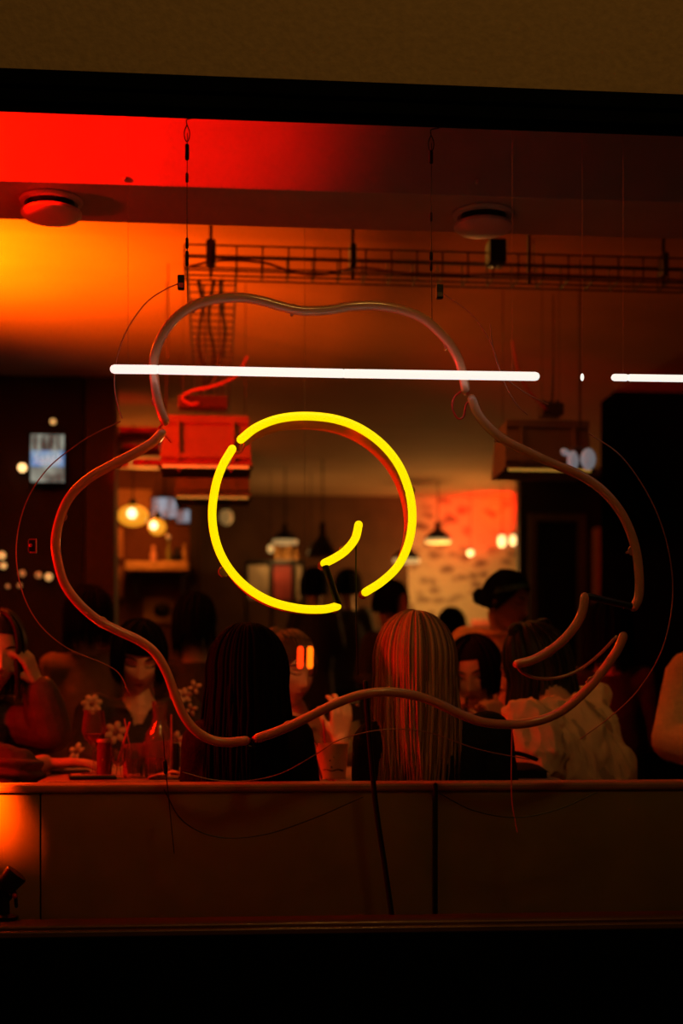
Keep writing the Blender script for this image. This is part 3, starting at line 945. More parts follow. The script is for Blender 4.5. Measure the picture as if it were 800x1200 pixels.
M_GLOBE = mat('amber_globe', (1, 0.7, 0.2), 0.3, emit=(1.0, 0.34, 0.015), strength=1.0, vary=0.02)
M_CORE = mat('globe_bulb', (1, 0.9, 0.7), 0.3, emit=(1.0, 0.80, 0.40), strength=3.0, vary=0.02)
M_AMBGLASS = glass_mat('amber_shade', (1.0, 0.80, 0.42), 1.0)


def globe(px, py, d, rx, rz, core, label):
    c = W(px, py, d)
    t = thing('glowing_globe', label, 'lamp', c, 'amber globe lamps over the bar')
    G().ball(c + Vector((0, 0.02, 0)), (rx, rx, rz), 20, 14).build('globe', M_GLOBE, t)
    G().ball(c + Vector((core[0], -rx * 1.0, core[1])), (core[2], 0.02, core[2] * 1.1)).build('bulb', M_CORE, t)
    G().lathe([(0.02, 0), (0.03, 0.02), (0.012, 0.05)], c + Vector((0, 0.02, rz * 0.94)), 12).build('socket', M_BLACK, t)
    G().rod(c + Vector((0, 0.02, rz)), (c.x, c.y + 0.02, ZC), 0.004, 5).build('cord', M_BLACK, t)


globe(155.5, 604, 9.3, 0.102, 0.070, (0, 0, 0.030), 'larger amber globe lamp over the bar, left one')
globe(184, 617, 9.5, 0.058, 0.056, (-0.020, 0, 0.024), 'smaller amber globe lamp over the bar, right one')
bulb(197, 629, 9.6, 0.016, M_BULBFAINT, 'faint small bulb right of the smaller amber globe', 'bare bulbs')


def screen_mat(name, cols, strength):
    m = bpy.data.materials.new(name)
    m.use_nodes = True
    nt = m.node_tree
    b = nt.nodes['Principled BSDF']
    tc = nt.nodes.new('ShaderNodeTexCoord')
    mp = nt.nodes.new('ShaderNodeMapping')
    mp.inputs['Scale'].default_value = (9, 9, 6)
    nz = nt.nodes.new('ShaderNodeTexNoise')
    nz.inputs['Scale'].default_value = 1.7
    nz.inputs['Detail'].default_value = 3
    cr = nt.nodes.new('ShaderNodeValToRGB')
    cr.color_ramp.elements[0].position = 0.35
    cr.color_ramp.elements[1].position = 0.62
    cr.color_ramp.elements[0].color = cols[0] + (1,)
    cr.color_ramp.elements[1].color = cols[1] + (1,)
    nt.links.new(tc.outputs['Object'], mp.inputs['Vector'])
    nt.links.new(mp.outputs[0], nz.inputs['Vector'])
    nt.links.new(nz.outputs['Fac'], cr.inputs['Fac'])
    nt.links.new(cr.outputs['Color'], b.inputs['Emission Color'])
    b.inputs['Emission Strength'].default_value = strength
    b.inputs['Base Color'].default_value = (0.02, 0.02, 0.02, 1)
    return m


tv = thing('menu_screen', 'bluish lit screens above the bar shelf by the dark post', 'screen', W(195, 590, 10.0))
M_SCR = screen_mat('bluish_screen', ((0.18, 0.06, 0.05), (0.38, 0.52, 0.66)), 0.62)
for x0_, y0_, x1_, y1_ in ((178, 583, 207, 606), (207, 597, 222, 612)):
    a, b = W(x0_, y0_, 10.0), W(x1_, y1_, 10.0)
    G().span((a.x, a.y, b.z), (b.x, a.y + 0.03, a.z), 0.004).build('screen', M_SCR, tv, smooth=False)
    G().span((a.x - 0.01, a.y + 0.03, b.z - 0.01), (b.x + 0.01, a.y + 0.06, a.z + 0.01), 0.004).build('case', M_BLACK, tv, smooth=False)
G().rod(W(192, 583, 10.03), (W(192, 583, 10.03).x, 7.03, ZC), 0.01, 6).build('hanger', M_BLACK, tv)
a, b = W(168, 699, 10.155), W(204, 722, 10.155)
ob = thing('poster', 'pale poster with a dark figure below the bar shelf', 'poster', (a + b) / 2)
G().span((a.x, a.y + 0.02, b.z - 0.05), (b.x, a.y + 0.04, a.z)).build('sheet', mat('poster_sheet', (0.34, 0.22, 0.10), 0.8, vary=0.6, scale=6), ob, smooth=False)
G().ball(W(190, 715, 10.17), (0.06, 0.012, 0.05)).build('printed_figure', M_BLACK, ob)

# illuminated sign and bulbs before the dark partition at the left
M_SIGNW = screen_mat('sign_white', ((0.07, 0.08, 0.065), (0.34, 0.38, 0.31)), 0.9)
M_SIGNB = screen_mat('sign_blue', ((0.10, 0.32, 0.75), (0.42, 0.55, 0.62)), 0.75)
bx = thing('lightbox_sign', 'white lightbox sign with a blue band on the dark wall at the left', 'sign', W(55, 537, 7.9))
a, b = W(35, 508, 7.9), W(76, 566, 7.9)
G().span((a.x, a.y, b.z), (b.x, a.y + 0.06, a.z), 0.006).build('case', mat('sign_case', (0.05, 0.05, 0.05), 0.5), bx, smooth=False)
for y0_, y1_, m, nm in ((509, 528, M_SIGNW, 'upper_face'), (528, 547, M_SIGNB, 'blue_band'), (547, 565, M_SIGNW, 'lower_face')):
    p, q = W(36, y0_, 7.9), W(75, y1_, 7.9)
    ob = G().span((p.x, p.y - 0.008, q.z), (q.x, p.y + 0.002, p.z)).build(nm, m, bx, smooth=False)
gg = G()
for k in range(5):                                  # blurred white lettering: unreadable strokes
    c = W(43 + 6.5 * k, 538 + (k % 2), 7.89)
    gg.tube([c + Vector((-0.008, -0.006, -0.022)), c + Vector((0.0, -0.006, 0.02)), c + Vector((0.009, -0.006, -0.018))], 0.005, 5)
gg.build('lettering', mat('sign_letter', (0.8, 0.8, 0.8), 0.5, emit=(0.6, 0.7, 0.8), strength=0.5), bx)
for k in range(4):
    x = W(40 + 9 * k, 515, 7.89).x
    G().span((x, a.y - 0.012, W(0, 527, 7.9).z), (x + 0.012, a.y - 0.007, W(0, 510, 7.9).z)).build('stroke', mat('sign_case', (0.05, 0.05, 0.05), 0.5), bx, smooth=False)
BOK = [(62, 494, 0.017, 1), (26, 548, 0.024, 2), (2, 651, 0.022, 1), (4, 663, 0.018, 1), (26, 672, 0.018, 0), (45, 674, 0.018, 0), (57, 676, 0.021, 1), (23, 686, 0.013, 0), (9, 687, 0.012, 0)]
LAB = ['single small bulb above the lightbox sign', 'amber bulb at the lower left of the lightbox sign', 'upper bulb of the pair at the left edge, level with the flower\'s left lobe', 'lower bulb of the pair at the left edge, level with the flower\'s left lobe', 'faint bulb low on the dark wall, left of the row of three', 'middle bulb of the row of three low on the dark wall', 'brightest bulb of the row of three low on the dark wall', 'faint small bulb crossed by the thin sign cable', 'faintest small bulb near the left edge of the picture']
for (x, y, r_, s), lab in zip(BOK, LAB):
    c = W(x, y, 7.92)
    t = thing('wall_bulb', lab, 'bulb', c, 'small round bulbs on the dark left wall')
    G().ball(c, r_, 12, 8).build('globe', (M_BULBFAINT, M_BULBDIM, M_BULB)[s], t)
    G().lathe([(r_ * 0.6, 0), (r_ * 0.6, 0.02)], c + Vector((0, r_ * 0.8, 0)), 10, rot=Matrix.Rotation(-PI / 2, 3, 'X')).rod(c + Vector((0, 0.02, 0)), (c.x, 5.0, c.z), 0.004, 6).build('socket', M_BLACK, t)

# two glowing bars put in for reflection-like red marks, on an added wire
c = W(357, 771, 4.42)
ht = thing('twin_glow_bars', 'two glowing upright red bars put in for reflection-like marks in front of a face', 'lamp', c)
M_GLOW = mat('glowing_bar', (0.9, 0.1, 0.02), 0.4, emit=(1.0, 0.13, 0.002), strength=2.4, vary=0.02)
M_GLOW2 = mat('glowing_bar_dim', (0.9, 0.1, 0.02), 0.4, emit=(1.0, 0.035, 0.002), strength=1.7, vary=0.02)
for px, m in ((351.5, M_GLOW2), (363, M_GLOW)):
    p = W(px, 770.5, 4.42)
    G().tube([p + Vector((0, 0, -0.026)), p + Vector((0.001, 0, 0.026))], 0.0100, 10).build('glowing_bar', m, ht)
G().rod(c + Vector((-0.018, 0.004, 0.034)), c + Vector((0.018, 0.004, 0.034)), 0.003, 6).build('added_crossbar', M_BLACK, ht)
G().rod(c + Vector((0, 0.004, 0.034)), (c.x, c.y + 0.004, ZC), 0.0007, 5).build('hanging_wire', M_BLACK, ht)  # added wire for the glowing bars

# ------------------------------------------------------------------ people: library
M_EYEW = mat('eye_white', (0.6, 0.55, 0.5), 0.3)
M_IRIS = mat('iris', (0.02, 0.012, 0.008), 0.2)


def skin_mat(name, c):
    return mat(name, c, 0.5, vary=0.06, scale=25)


def head_points(nu=56, nv=48):
    """a head in its own frame: face towards -y, z up, origin between the ears at eye height"""
    P = []

    def bump(x, z, x0, z0, sx, sz):
        return math.exp(-((x - x0) / sx) ** 2 - ((z - z0) / sz) ** 2)
    for i in range(nv + 1):
        th = PI * i / nv
        row = []
        for k in range(nu):
            a = 2 * PI * k / nu
            ux, uy, uz = math.sin(th) * math.cos(a), math.sin(th) * math.sin(a), math.cos(th)
            x, y, z = 0.074 * ux, 0.096 * uy, 0.117 * uz
            if z < 0:
                q = -z / 0.117
                x *= 1 - 0.34 * q ** 1.6
                y = y * (1 - 0.52 * q ** 1.2) if y > 0 else y * (1 + 0.20 * q) * (1 - 0.06 * q * q)
                if y < 0:
                    y -= 0.010 * q ** 2
            else:
                x *= 1 + 0.06 * math.sin(PI * min(1, z / 0.117))
                if y < 0:
                    y *= 1 - 0.04 * (z / 0.117)
            if y < 0:
                f = min(1.0, -y / 0.05)
                ax = abs(x)
                dy = 0.0
                dy -= 0.019 * bump(x, z, 0, -0.037, 0.012, 0.012)
                dy -= 0.012 * bump(x, z, 0, -0.014, 0.009, 0.022)
                dy -= 0.006 * bump(ax, z, 0.013, -0.043, 0.007, 0.007)
                dy += 0.010 * bump(ax, z, 0.031, 0.001, 0.017, 0.011)
                dy -= 0.004 * bump(ax, z, 0.030, 0.022, 0.024, 0.008)
                dy -= 0.006 * bump(x, z, 0, -0.066, 0.022, 0.010)
                dy += 0.005 * bump(x, z, 0, -0.0665, 0.020, 0.0028)
                dy += 0.004 * bump(x, z, 0, -0.083, 0.016, 0.006)
                dy -= 0.007 * bump(x, z, 0, -0.102, 0.018, 0.013)
                dy -= 0.005 * bump(ax, z, 0.044, -0.030, 0.020, 0.020)
                y += dy * f
            row.append(Vector((x, y, z)))
        P.append(row)
    return P


def head_geo():
    P = head_points()
    g = G()
    nu = len(P[0])
    vs = [p for row in P[1:-1] for p in row]
    top, bot = len(vs), len(vs) + 1
    fs = []
    m = len(P) - 2
    for i in range(m - 1):
        for k in range(nu):
            k2 = (k + 1) % nu
            fs.append((i * nu + k, (i + 1) * nu + k, (i + 1) * nu + k2, i * nu + k2))
    for k in range(nu):
        fs.append((top, k, (k + 1) % nu))
        fs.append((bot, (m - 1) * nu + (k + 1) % nu, (m - 1) * nu + k))
    g.add(vs + [P[0][0], P[-1][0]], fs)
    return g


HEAD = head_geo()
HEAD_BVH = BVHTree.FromPolygons([Vector(v) for v in HEAD.v], HEAD.f)


def face_y(x, z):
    hit = HEAD_BVH.ray_cast(Vector((x, -0.5, z)), Vector((0, 1, 0)))
    return hit[0].y if hit[0] is not None else -0.08


def hand_geo(g, wr, d, n, side, curl, s=1.0, thumb=(0.55, 0.75, 0.25), spread=0.05):
    """wr wrist, d towards the knuckles, n out of the palm, side: +1/-1 on which side the thumb is"""
    wr, d = Vector(wr), Vector(d).normalized()
    n = Vector(n)
    n = (n - d * n.dot(d)).normalized()
    a = d.cross(n).normalized() * side
    curl = curl if hasattr(curl, '__len__') else (curl,) * 4
    lens = (0.94, 1.04, 0.98, 0.78)
    for i, (o, L, c) in enumerate(zip((0.029, 0.010, -0.009, -0.026), lens, curl)):
        root = wr + d * 0.006 * s + a * o * 0.55 * s
        kn = wr + d * (0.088 - 0.004 * abs(i - 1)) * s + a * o * s - n * 0.004 * s
        g.tube([root, (root + kn) / 2 + n * 0.002 * s, kn], [0.0135 * s, 0.0125 * s, 0.0105 * s], 8)
        p = kn
        dirn = (d + a * spread * (1.2 - i)).normalized()
        ang = c * 0.8
        pts, rr = [kn], [0.0098 * s]
        for seg, rad in zip((0.043, 0.027, 0.021), (0.0088, 0.0080, 0.0068)):
            q = Matrix.Rotation(ang, 3, d.cross(n).normalized()) @ dirn
            if q.dot(n) < dirn.dot(n) - 1e-6:
                q = Matrix.Rotation(-ang, 3, d.cross(n).normalized()) @ dirn
            dirn = q
            p = p + dirn * seg * L * s
            pts.append(p)
            rr.append(rad * s)
            ang = c
        g.tube(pts, rr, 8)
    g.tube([wr + d * 0.010 * s, wr + d * 0.045 * s, wr + d * 0.075 * s], [0.020 * s, 0.022 * s, 0.018 * s], 10, flat=0.55, up=n)
    r0 = wr + d * 0.022 * s + a * 0.020 * s
    td = (d * thumb[0] + a * thumb[1] + n * thumb[2]).normalized()
    p1 = r0 + td * 0.040 * s
    td2 = (td + d * 0.35 - a * 0.15).normalized()
    p2 = p1 + td2 * 0.032 * s
    td3 = (td2 + d * 0.25 + n * 0.2).normalized()
    g.tube([r0, p1, p2, p2 + td3 * 0.024 * s], [0.0150 * s, 0.0112 * s, 0.0098 * s, 0.0078 * s], 8)


def rot_head(yaw, pitch, roll=0):
    R = math.radians
    return Matrix.Rotation(R(yaw), 3, 'Z') @ Matrix.Rotation(R(pitch), 3, 'X') @ Matrix.Rotation(R(roll), 3, 'Y')


def person(label, head, yaw, pitch, roll, hs, sh, pelvis, arms, skin, top, group=None, voxel=0.006, sleeve=1.0,
           face=True, eyes='open', neck_open=0.0, slim=1.0, wr_amp=0.003, wr_scale=14.0, legs=M_BLACK, bulk=1.0, lipcol=(0.30, 0.06, 0.05),
           body_front=None, vneck=None, ruffle=None, ears=True, ridged=False):
    """sh: both shoulder points; arms: list of dicts (shoulder index, el, wr, hand keywords or None)"""
    t = thing('person', label, 'person', (pelvis[0], pelvis[1], 0), group)
    R3 = rot_head(yaw, pitch, roll)
    H = Matrix.Translation(Vector(head)) @ R3.to_4x4() @ Matrix.Scale(hs, 4)
    A, B = Vector(sh[0]), Vector(sh[1])
    mid = (A + B) / 2
    pv = Vector(pelvis)
    u = (B - A).normalized()
    hw = (B - A).length / 2
    sp = (mid - pv).normalized()
    fr = u.cross(sp).normalized()
    if body_front is not None and fr.dot(Vector(body_front)) < 0:
        fr = -fr
    neck0 = mid + sp * 0.025
    nb = H @ Vector((0, 0.022, -0.075))
    u2 = (u - sp * u.dot(sp)).normalized()

    def torso(g, inf, top_r):
        L = (mid - pv).length
        prof = [(-0.05, 0.150, 0.105), (0.12, 0.152, 0.112), (0.38, 0.128, 0.096), (0.62, 0.142, 0.108), (0.82, max(0.13, hw * 0.86), 0.104), (0.94, max(0.115, hw * 0.74), 0.082), (1.02, 0.090, 0.070), (1.06, top_r, top_r)]
        rs = []
        for q, rx, ry in prof:
            c = pv + (mid - pv) * q + fr * (0.022 * math.sin(PI * min(1, max(0, q))))
            rs.append((c, u2 * (rx * slim * bulk + inf), fr * (ry * slim * bulk + inf)))
        g.rings(rs, 28)

    body = G()
    torso(body, 0.0, 0.052)
    body.tube([neck0 - sp * 0.03, (neck0 + nb) / 2, nb, H @ Vector((0, 0.0, -0.03))], [0.062 * hs, 0.050 * hs, 0.051 * hs, 0.052 * hs], 14)
    hv = [H @ Vector(v) for v in HEAD.v]
    body.add(hv, HEAD.f)
    if ears:
        for sx in (-1, 1):
            body.ball(H @ Vector((sx * 0.077, 0.012, -0.014)), (0.010 * hs, 0.019 * hs, 0.031 * hs), 10, 8, rot=R3 @ Matrix.Rotation(sx * 0.25, 3, 'Z'))
    cloth = G()
    torso(cloth, 0.012, 0.052 + 0.016 + neck_open)
    for S in (A, B):
        body.ball(S, 0.052 * bulk, 12, 8)
        cloth.ball(S, 0.066 * bulk, 12, 8)
        body.tube([mid - sp * 0.03, S], [0.06, 0.05], 10)
        cloth.tube([mid - sp * 0.035, S], [0.070, 0.064 * bulk], 12)
    for a in arms:
        S = (A, B)[a['s']]
        E, Wp = Vector(a['el']), Vector(a['wr'])
        k = a.get('k', 1.0)
        body.tube([S, S.lerp(E, 0.5), E], [0.050 * k, 0.044 * k, 0.038 * k], 12)
        body.tube([E, E.lerp(Wp, 0.3), Wp], [0.038 * k, 0.039 * k, 0.026 * k], 12)
        if a.get('hand'):
            hand_geo(body, Wp, **a['hand'])
        inf = a.get('inf', 0.013)
        sl = a.get('sleeve', sleeve)
        if sl >= 0.5:
            cloth.tube([S, S.lerp(E, 0.5), E], [0.052 * k + inf, 0.046 * k + inf, 0.040 * k + inf], 14)
            q = (sl - 0.5) * 2
            if q > 0.02:
                e2 = E.lerp(Wp, q)
                cloth.tube([E, E.lerp(e2, 0.5), e2], [0.040 * k + inf, 0.040 * k + inf, (0.040 - 0.012 * q) * k + inf], 14)
        else:
            e2 = S.lerp(E, sl * 2)
            cloth.tube([S, e2], [0.054 * k + inf, 0.050 * k + inf * 1.6], 14)
    # seated legs, kept short of the floor by the shoes
    down = Vector((0, 0, -1))
    for sx in (-1, 1):
        hip = pv + u2 * sx * 0.085
        knee = Vector((hip.x, hip.y, max(0.42, pv.z - 0.02))) + Vector((fr.x, fr.y, 0)).normalized() * 0.40
        ank = Vector((knee.x, knee.y, 0.09))
        body.tube([hip, knee], [0.075, 0.055], 12)
        body.tube([knee, knee.lerp(ank, 0.35), ank], [0.053, 0.054, 0.036], 12)
        f2 = Vector((fr.x, fr.y, 0)).normalized()
        body.tube([ank + Vector((0, 0, -0.045)), ank + f2 * 0.15 + Vector((0, 0, -0.055))], [0.040, 0.028], 10)
    me = remesh(body, voxel, 2, 0.55)
    bo = link('body', me, skin, t, True, None, 180)
    # trousers
    tr = G()
    tr.rings([(pv + sp * 0.04, u2 * 0.165 * slim * bulk, fr * 0.122 * slim * bulk), (pv - sp * 0.02, u2 * 0.170 * slim * bulk, fr * 0.125 * slim * bulk), (pv - sp * 0.08, u2 * 0.15, fr * 0.11)], 24)
    for sx in (-1, 1):
        hip = pv + u2 * sx * 0.085
        knee = Vector((hip.x, hip.y, max(0.42, pv.z - 0.02))) + Vector((fr.x, fr.y, 0)).normalized() * 0.40
        tr.tube([hip, knee], [0.086, 0.066], 14)
        tr.tube([knee, Vector((knee.x, knee.y, 0.13))], [0.066, 0.056], 14)
    link('trousers', remesh(tr, 0.012, 2, 0.5), legs, t, True, None, 180)
    if voxel < 0.010:
        sh_g = [G(), G()]
        for gg, sx in zip(sh_g, (-1, 1)):
            hip = pv + u2 * sx * 0.085
            f2 = Vector((fr.x, fr.y, 0)).normalized()
            ank = Vector((hip.x, hip.y, 0.04)) + f2 * 0.40
            gg.tube([ank - f2 * 0.03, ank + f2 * 0.08, ank + f2 * 0.17], [0.045, 0.045, 0.035], 12, flat=0.88)
            gg.build('shoe', M_BLACK, t)

    def disp(co):
        v = noise.noise(co * wr_scale) * wr_amp + noise.noise(Vector((co.x * 40, co.y * 40, co.z * 22))) * wr_amp * 0.35
        if ridged:
            q = Vector((co.x * 1.0 + co.z * 0.6, co.y, co.z * 0.45 - co.x * 0.3)) * wr_scale
            v += wr_amp * 1.3 * ((1 - abs(noise.noise(q))) ** 3 - 0.5) + wr_amp * 0.5 * ((1 - abs(noise.noise(q * 2.3))) ** 3 - 0.5)
        if ruffle:
            v += ruffle(co)
        return v
    ce = remesh(cloth, max(voxel, 0.006), 3, 0.6, disp)
    if vneck:
        bm = bmesh.new()
        bm.from_mesh(ce)
        dele = [v for v in bm.verts if vneck(v.co)]
        bmesh.ops.delete(bm, geom=dele, context='VERTS')
        bm.to_mesh(ce)
        bm.free()
    co = link('top', ce, top, t, True, None, 180)
    if face:
        for sx in (-1, 1):
            x = sx * 0.031
            y0 = face_y(x, 0.0)
            if eyes == 'open':
                g = G().ball(H @ Vector((x, y0 + 0.0075, 0.0)), (0.0125 * hs,) * 3, 14, 10)
                g.cur = 1
                g.ball(H @ Vector((x + 0.001, y0 - 0.0032, -0.001)), (0.0058 * hs, 0.003 * hs, 0.0058 * hs), 10, 6, rot=R3)
                g.build('eye', [M_EYEW, M_IRIS], bo)
            pts = [(x + sx * q, zz) for q, zz in ((-0.015, -0.001), (-0.008, 0.005 if eyes == 'open' else -0.004), (0.0, 0.0075 if eyes == 'open' else -0.0055), (0.008, 0.006 if eyes == 'open' else -0.004), (0.017, 0.0))]
            G().tube(spline([H @ Vector((px_, face_y(px_, pz_) - 0.001, pz_)) for px_, pz_ in pts], 3), 0.0019 * hs, 6).build('eyelash', M_IRIS, bo)
            pts = [(x + sx * q, zz) for q, zz in ((-0.018, 0.020), (-0.006, 0.025), (0.008, 0.026), (0.020, 0.020))]
            n_ = len(spline([Vector((0, 0, 0))] * 4, 3))
            G().tube(spline([H @ Vector((px_, face_y(px_, pz_) - 0.0005, pz_)) for px_, pz_ in pts], 3), [0.0022 * hs + 0.0014 * hs * math.sin(PI * min(1, 1.35 * q / n_)) for q in range(n_)], 6).build('eyebrow', M_IRIS, bo)
        ml = mat('lips_%d' % int(lipcol[0] * 100), lipcol, 0.35)
        g = G()
        for z0, amp in ((-0.0625, 0.0034), (-0.0705, 0.0042)):
            pts = [(q * 0.021, z0 + (0.0015 if abs(abs(q) - 0.3) < 0.1 and z0 > -0.066 else 0) + abs(q) ** 2 * (-0.0665 - z0)) for q in (-1, -0.6, -0.3, 0, 0.3, 0.6, 1)]
            sp_ = spline([H @ Vector((px_, face_y(px_, pz_) + 0.0008, pz_)) for px_, pz_ in pts], 2)
            g.tube(sp_, [hs * (0.0012 + amp * math.sin(PI * q / (len(sp_) - 1)) ** 0.7) for q in range(len(sp_))], 7)
        g.build('lips', ml, bo)
    return t, H, bo, co, dict(u=u2, fr=fr, sp=sp, mid=mid)


def on_head(az, th, off):
    """a point of the skull: az 0 = back, +-180 = front, + towards +x; th from the crown"""
    a = math.radians(az)
    s = math.sin(math.radians(th))
    return Vector((math.sin(a) * s * (0.080 + off), 0.004 + math.cos(a) * s * (0.100 + off), math.cos(math.radians(th)) * (0.119 + off)))


def add_hair(bo, H, m, locks, seed=1, cap_front=62, cap_th=118, off=0.004):
    """locks: list of (az range, length below the ear line, root th, flare, jitter, count, radius, drift vector)"""
    rnd = random.Random(seed)
    hs = H.to_scale()[0]
    R3 = H.to_3x3().normalized()
    g = G()
    P = []
    for i in range(15):
        row = []
        for k in range(33):
            az = -180 + 360 * k / 32
            f = max(0.0, (abs(az) - 95) / 85.0)
            lim = cap_th + (cap_front - cap_th) * min(1, f * 1.6)
            row.append(H @ on_head(az, max(0.5, lim * i / 14), off))
        P.append(row)
    g.grid(P)
    g.build('hair_cap', m, bo)
    g = G()
    for (a0, a1, length, th0, flare, jit, cnt, rad, drift, thmax) in locks:
        for q in range(cnt):
            az = a0 + (a1 - a0) * ((q + rnd.random()) / cnt)
            o = off + rnd.random() * jit
            # comb: all start near the parting, then run down over the skull
            pts, rr = [], []
            th_s = th0 + rnd.uniform(-3, 5)
            n1 = 6
            for i in range(n1 + 1):
                th = th_s + (thmax - th_s) * i / n1
                pts.append(H @ on_head(az, th, o + 0.004 * math.sin(PI * i / n1)))
            p = pts[-1]
            out = p - (H @ Vector((0, 0.004, 0)))
            out.z = 0
            out.normalize()
            L = length * rnd.uniform(0.86, 1.06)
            if L > 0.005:
                n2 = max(3, int(L / 0.045))
                ph = rnd.uniform(0, 6.28)
                wob = rnd.uniform(0.001, 0.004)
                side = Vector((-out.y, out.x, 0))
                for i in range(1, n2 + 1):
                    s = i / n2
                    pts.append(p + Vector((0, 0, -L * s)) + out * (flare * s - 0.012 * s * s) + side * wob * math.sin(ph + 5 * s) + Vector(drift) * s * s + out * rnd.uniform(-0.002, 0.002))
            sp_ = spline(pts, 2)
            M_ = len(sp_) - 1
            r_ = rad * rnd.uniform(0.7, 1.25)
            g.tube(sp_, [r_ * (0.55 + 0.45 * math.sin(PI * min(1, 0.15 + 0.8 * i / M_))) * (1 if i < M_ * 0.8 else max(0.15, (M_ - i) / (M_ * 0.2))) for i in range(M_ + 1)], 5, cap=False, flat=0.55)
    if g.f:
        ob = g.build('hair', m, bo, True, angle=180)
        ob['kind'] = 'stuff'
        return ob


def pulled_hair(bo, H, m, target, seed=1, cnt=120, rad=0.005, front=66, off=0.004):
    """hair combed from the hairline back to a knot at target (head frame)"""
    rnd = random.Random(seed)
    g = G()
    tv = Vector(target)
    for q in range(cnt):
        az = -180 + 360 * (q + rnd.random()) / cnt
        f = max(0.0, (abs(az) - 95) / 85.0)
        th = 112 + (front - 112) * min(1, f * 1.6)
        a = on_head(az, th, 0.0)
        pts = []
        for i in range(9):
            s = i / 8
            p = a.lerp(tv, s)
            d = Vector((p.x / 0.080, (p.y - 0.004) / 0.100, p.z / 0.119))
            L = max(1e-3, d.length)
            k = (1.0 + (off + 0.008 * math.sin(PI * s) + rnd.uniform(0, 0.003)) / 0.1) / L
            on = Vector((p.x * k, 0.004 + (p.y - 0.004) * k, p.z * k))
            pts.append(H @ (on.lerp(tv, max(0, s - 0.75) * 4 * 0.8)))
        g.tube(spline(pts, 2), rad * rnd.uniform(0.7, 1.2), 5, cap=False, flat=0.6)
    ob = g.build('hair', m, bo, True, angle=180)
    ob['kind'] = 'stuff'
    P = []
    g = G()
    for i in range(15):
        row = []
        for k in range(33):
            az = -180 + 360 * k / 32
            f = max(0.0, (abs(az) - 95) / 85.0)
            lim = 114 + (front - 114) * min(1, f * 1.6)
            row.append(H @ on_head(az, max(0.5, lim * i / 14), off - 0.001))
        P.append(row)
    g.grid(P)
    g.build('hair_cap', m, bo)
    return ob


def bun(bo, H, m, c, r, seed=3):
    rnd = random.Random(seed)
    g = G().ball(H @ Vector(c), r * 0.8, 12, 8)
    for q in range(14):
        ax = Vector((rnd.uniform(-1, 1), rnd.uniform(-1, 1), rnd.uniform(-1, 1))).normalized()
        s = ax.orthogonal().normalized()
        t2 = ax.cross(s)
        g.tube([H @ (Vector(c) + (s * math.cos(a) + t2 * math.sin(a)) * r * 0.85 + ax * r * 0.2) for a in [6.28 * k / 14 for k in range(13)]], r * 0.22, 5)
    ob = g.build('hair_bun', m, bo, True, angle=180)
    ob['kind'] = 'stuff'

# ------------------------------------------------------------------ the people
SK1 = skin_mat('skin_pale', (0.62, 0.38, 0.28))
SK2 = skin_mat('skin_warm', (0.50, 0.29, 0.20))
SK3 = skin_mat('skin_brown', (0.36, 0.19, 0.12))
H_BLACK = hair_mat('hair_black', (0.002, 0.0016, 0.0012), (0.006, 0.0042, 0.003), 0.75, 0.03)
H_DARK = hair_mat('hair_dark', (0.012, 0.007, 0.005), (0.040, 0.022, 0.014))
H_BLOND = hair_mat('hair_blond', (0.13, 0.055, 0.028), (0.56, 0.30, 0.16), 0.40)
H_BROWN = hair_mat('hair_brown', (0.06, 0.03, 0.018), (0.16, 0.08, 0.045))
C_BLACK = mat('black_knit', (0.010, 0.009, 0.009), 0.9, vary=0.4, scale=120, bump=0.3, spec=0.2)
C_DARKTOP = mat('dark_sheer_top', (0.05, 0.022, 0.02), 0.7, vary=0.2, scale=60, bump=0.15)
C_CARDI = mat('charcoal_cardigan', (0.050, 0.042, 0.034), 0.95, vary=0.3, scale=150, bump=0.35, spec=0.1)
C_OLIVE = mat('olive_top', (0.16, 0.11, 0.06), 0.8, vary=0.15, scale=60, bump=0.1)
C_WHITE = mat('cream_shirt', (0.86, 0.50, 0.33), 0.75, vary=0.05, scale=40, bump=0.06)
C_TAN = mat('tan_sweater', (0.72, 0.38, 0.20), 0.85, vary=0.1, scale=90, bump=0.2)
C_BROWN = mat('brown_jacket', (0.17, 0.095, 0.055), 0.8, vary=0.15, scale=30, bump=0.1)
C_DIM = mat('dark_shirt', (0.022, 0.016, 0.013), 0.85, vary=0.3, scale=30)


# 1 person at the left edge, hand to the temple
s0, s1 = W(-95, 850, 4.15), W(8, 842, 4.42)
t1, H1, b1, c1, D1 = person('person in a dark ruffled top at the left edge, hand raised to the temple', W(-8, 765, 4.30), 22, 6, 4, 1.0,
    (s0, s1), W(-70, 1080, 4.3), [
        dict(s=1, el=W(60, 858, 4.32), wr=W(44, 801, 4.30), sleeve=0.90, inf=0.024, hand=dict(d=W(31, 772, 4.27) - W(44, 801, 4.30), n=(-0.85, 0.25, 0.0), side=1, curl=(0.45, 0.55, 0.65, 0.75), s=0.95, spread=0.16, thumb=(0.75, 0.5, 0.5))),
        dict(s=0, el=W(14, 910, 3.98), wr=W(52, 894, 4.13), sleeve=0.62, inf=0.030, hand=dict(d=(1.0, 0.28, -0.02), n=(0.1, 0.1, -1.0), side=1, curl=(0.10, 0.12, 0.15, 0.2), s=1.0, thumb=(0.9, 0.4, 0.1)))],
    SK2, C_DARKTOP, voxel=0.0055, body_front=(0.6, -0.7, 0), ruffle=lambda co: 0.006 * math.sin(co.z * 190 + 22 * co.x) if co.y < 1.22 else 0.0, bulk=0.95)
add_hair(b1, H1, H_DARK, [(-120, 118, 0.16, 10, 0.02, 0.016, 120, 0.0055, (0, -0.01, 0), 96), (118, 150, 0.13, 12, 0.010, 0.01, 22, 0.005, (0.0, -0.015, 0), 92)], 11, cap_front=58)
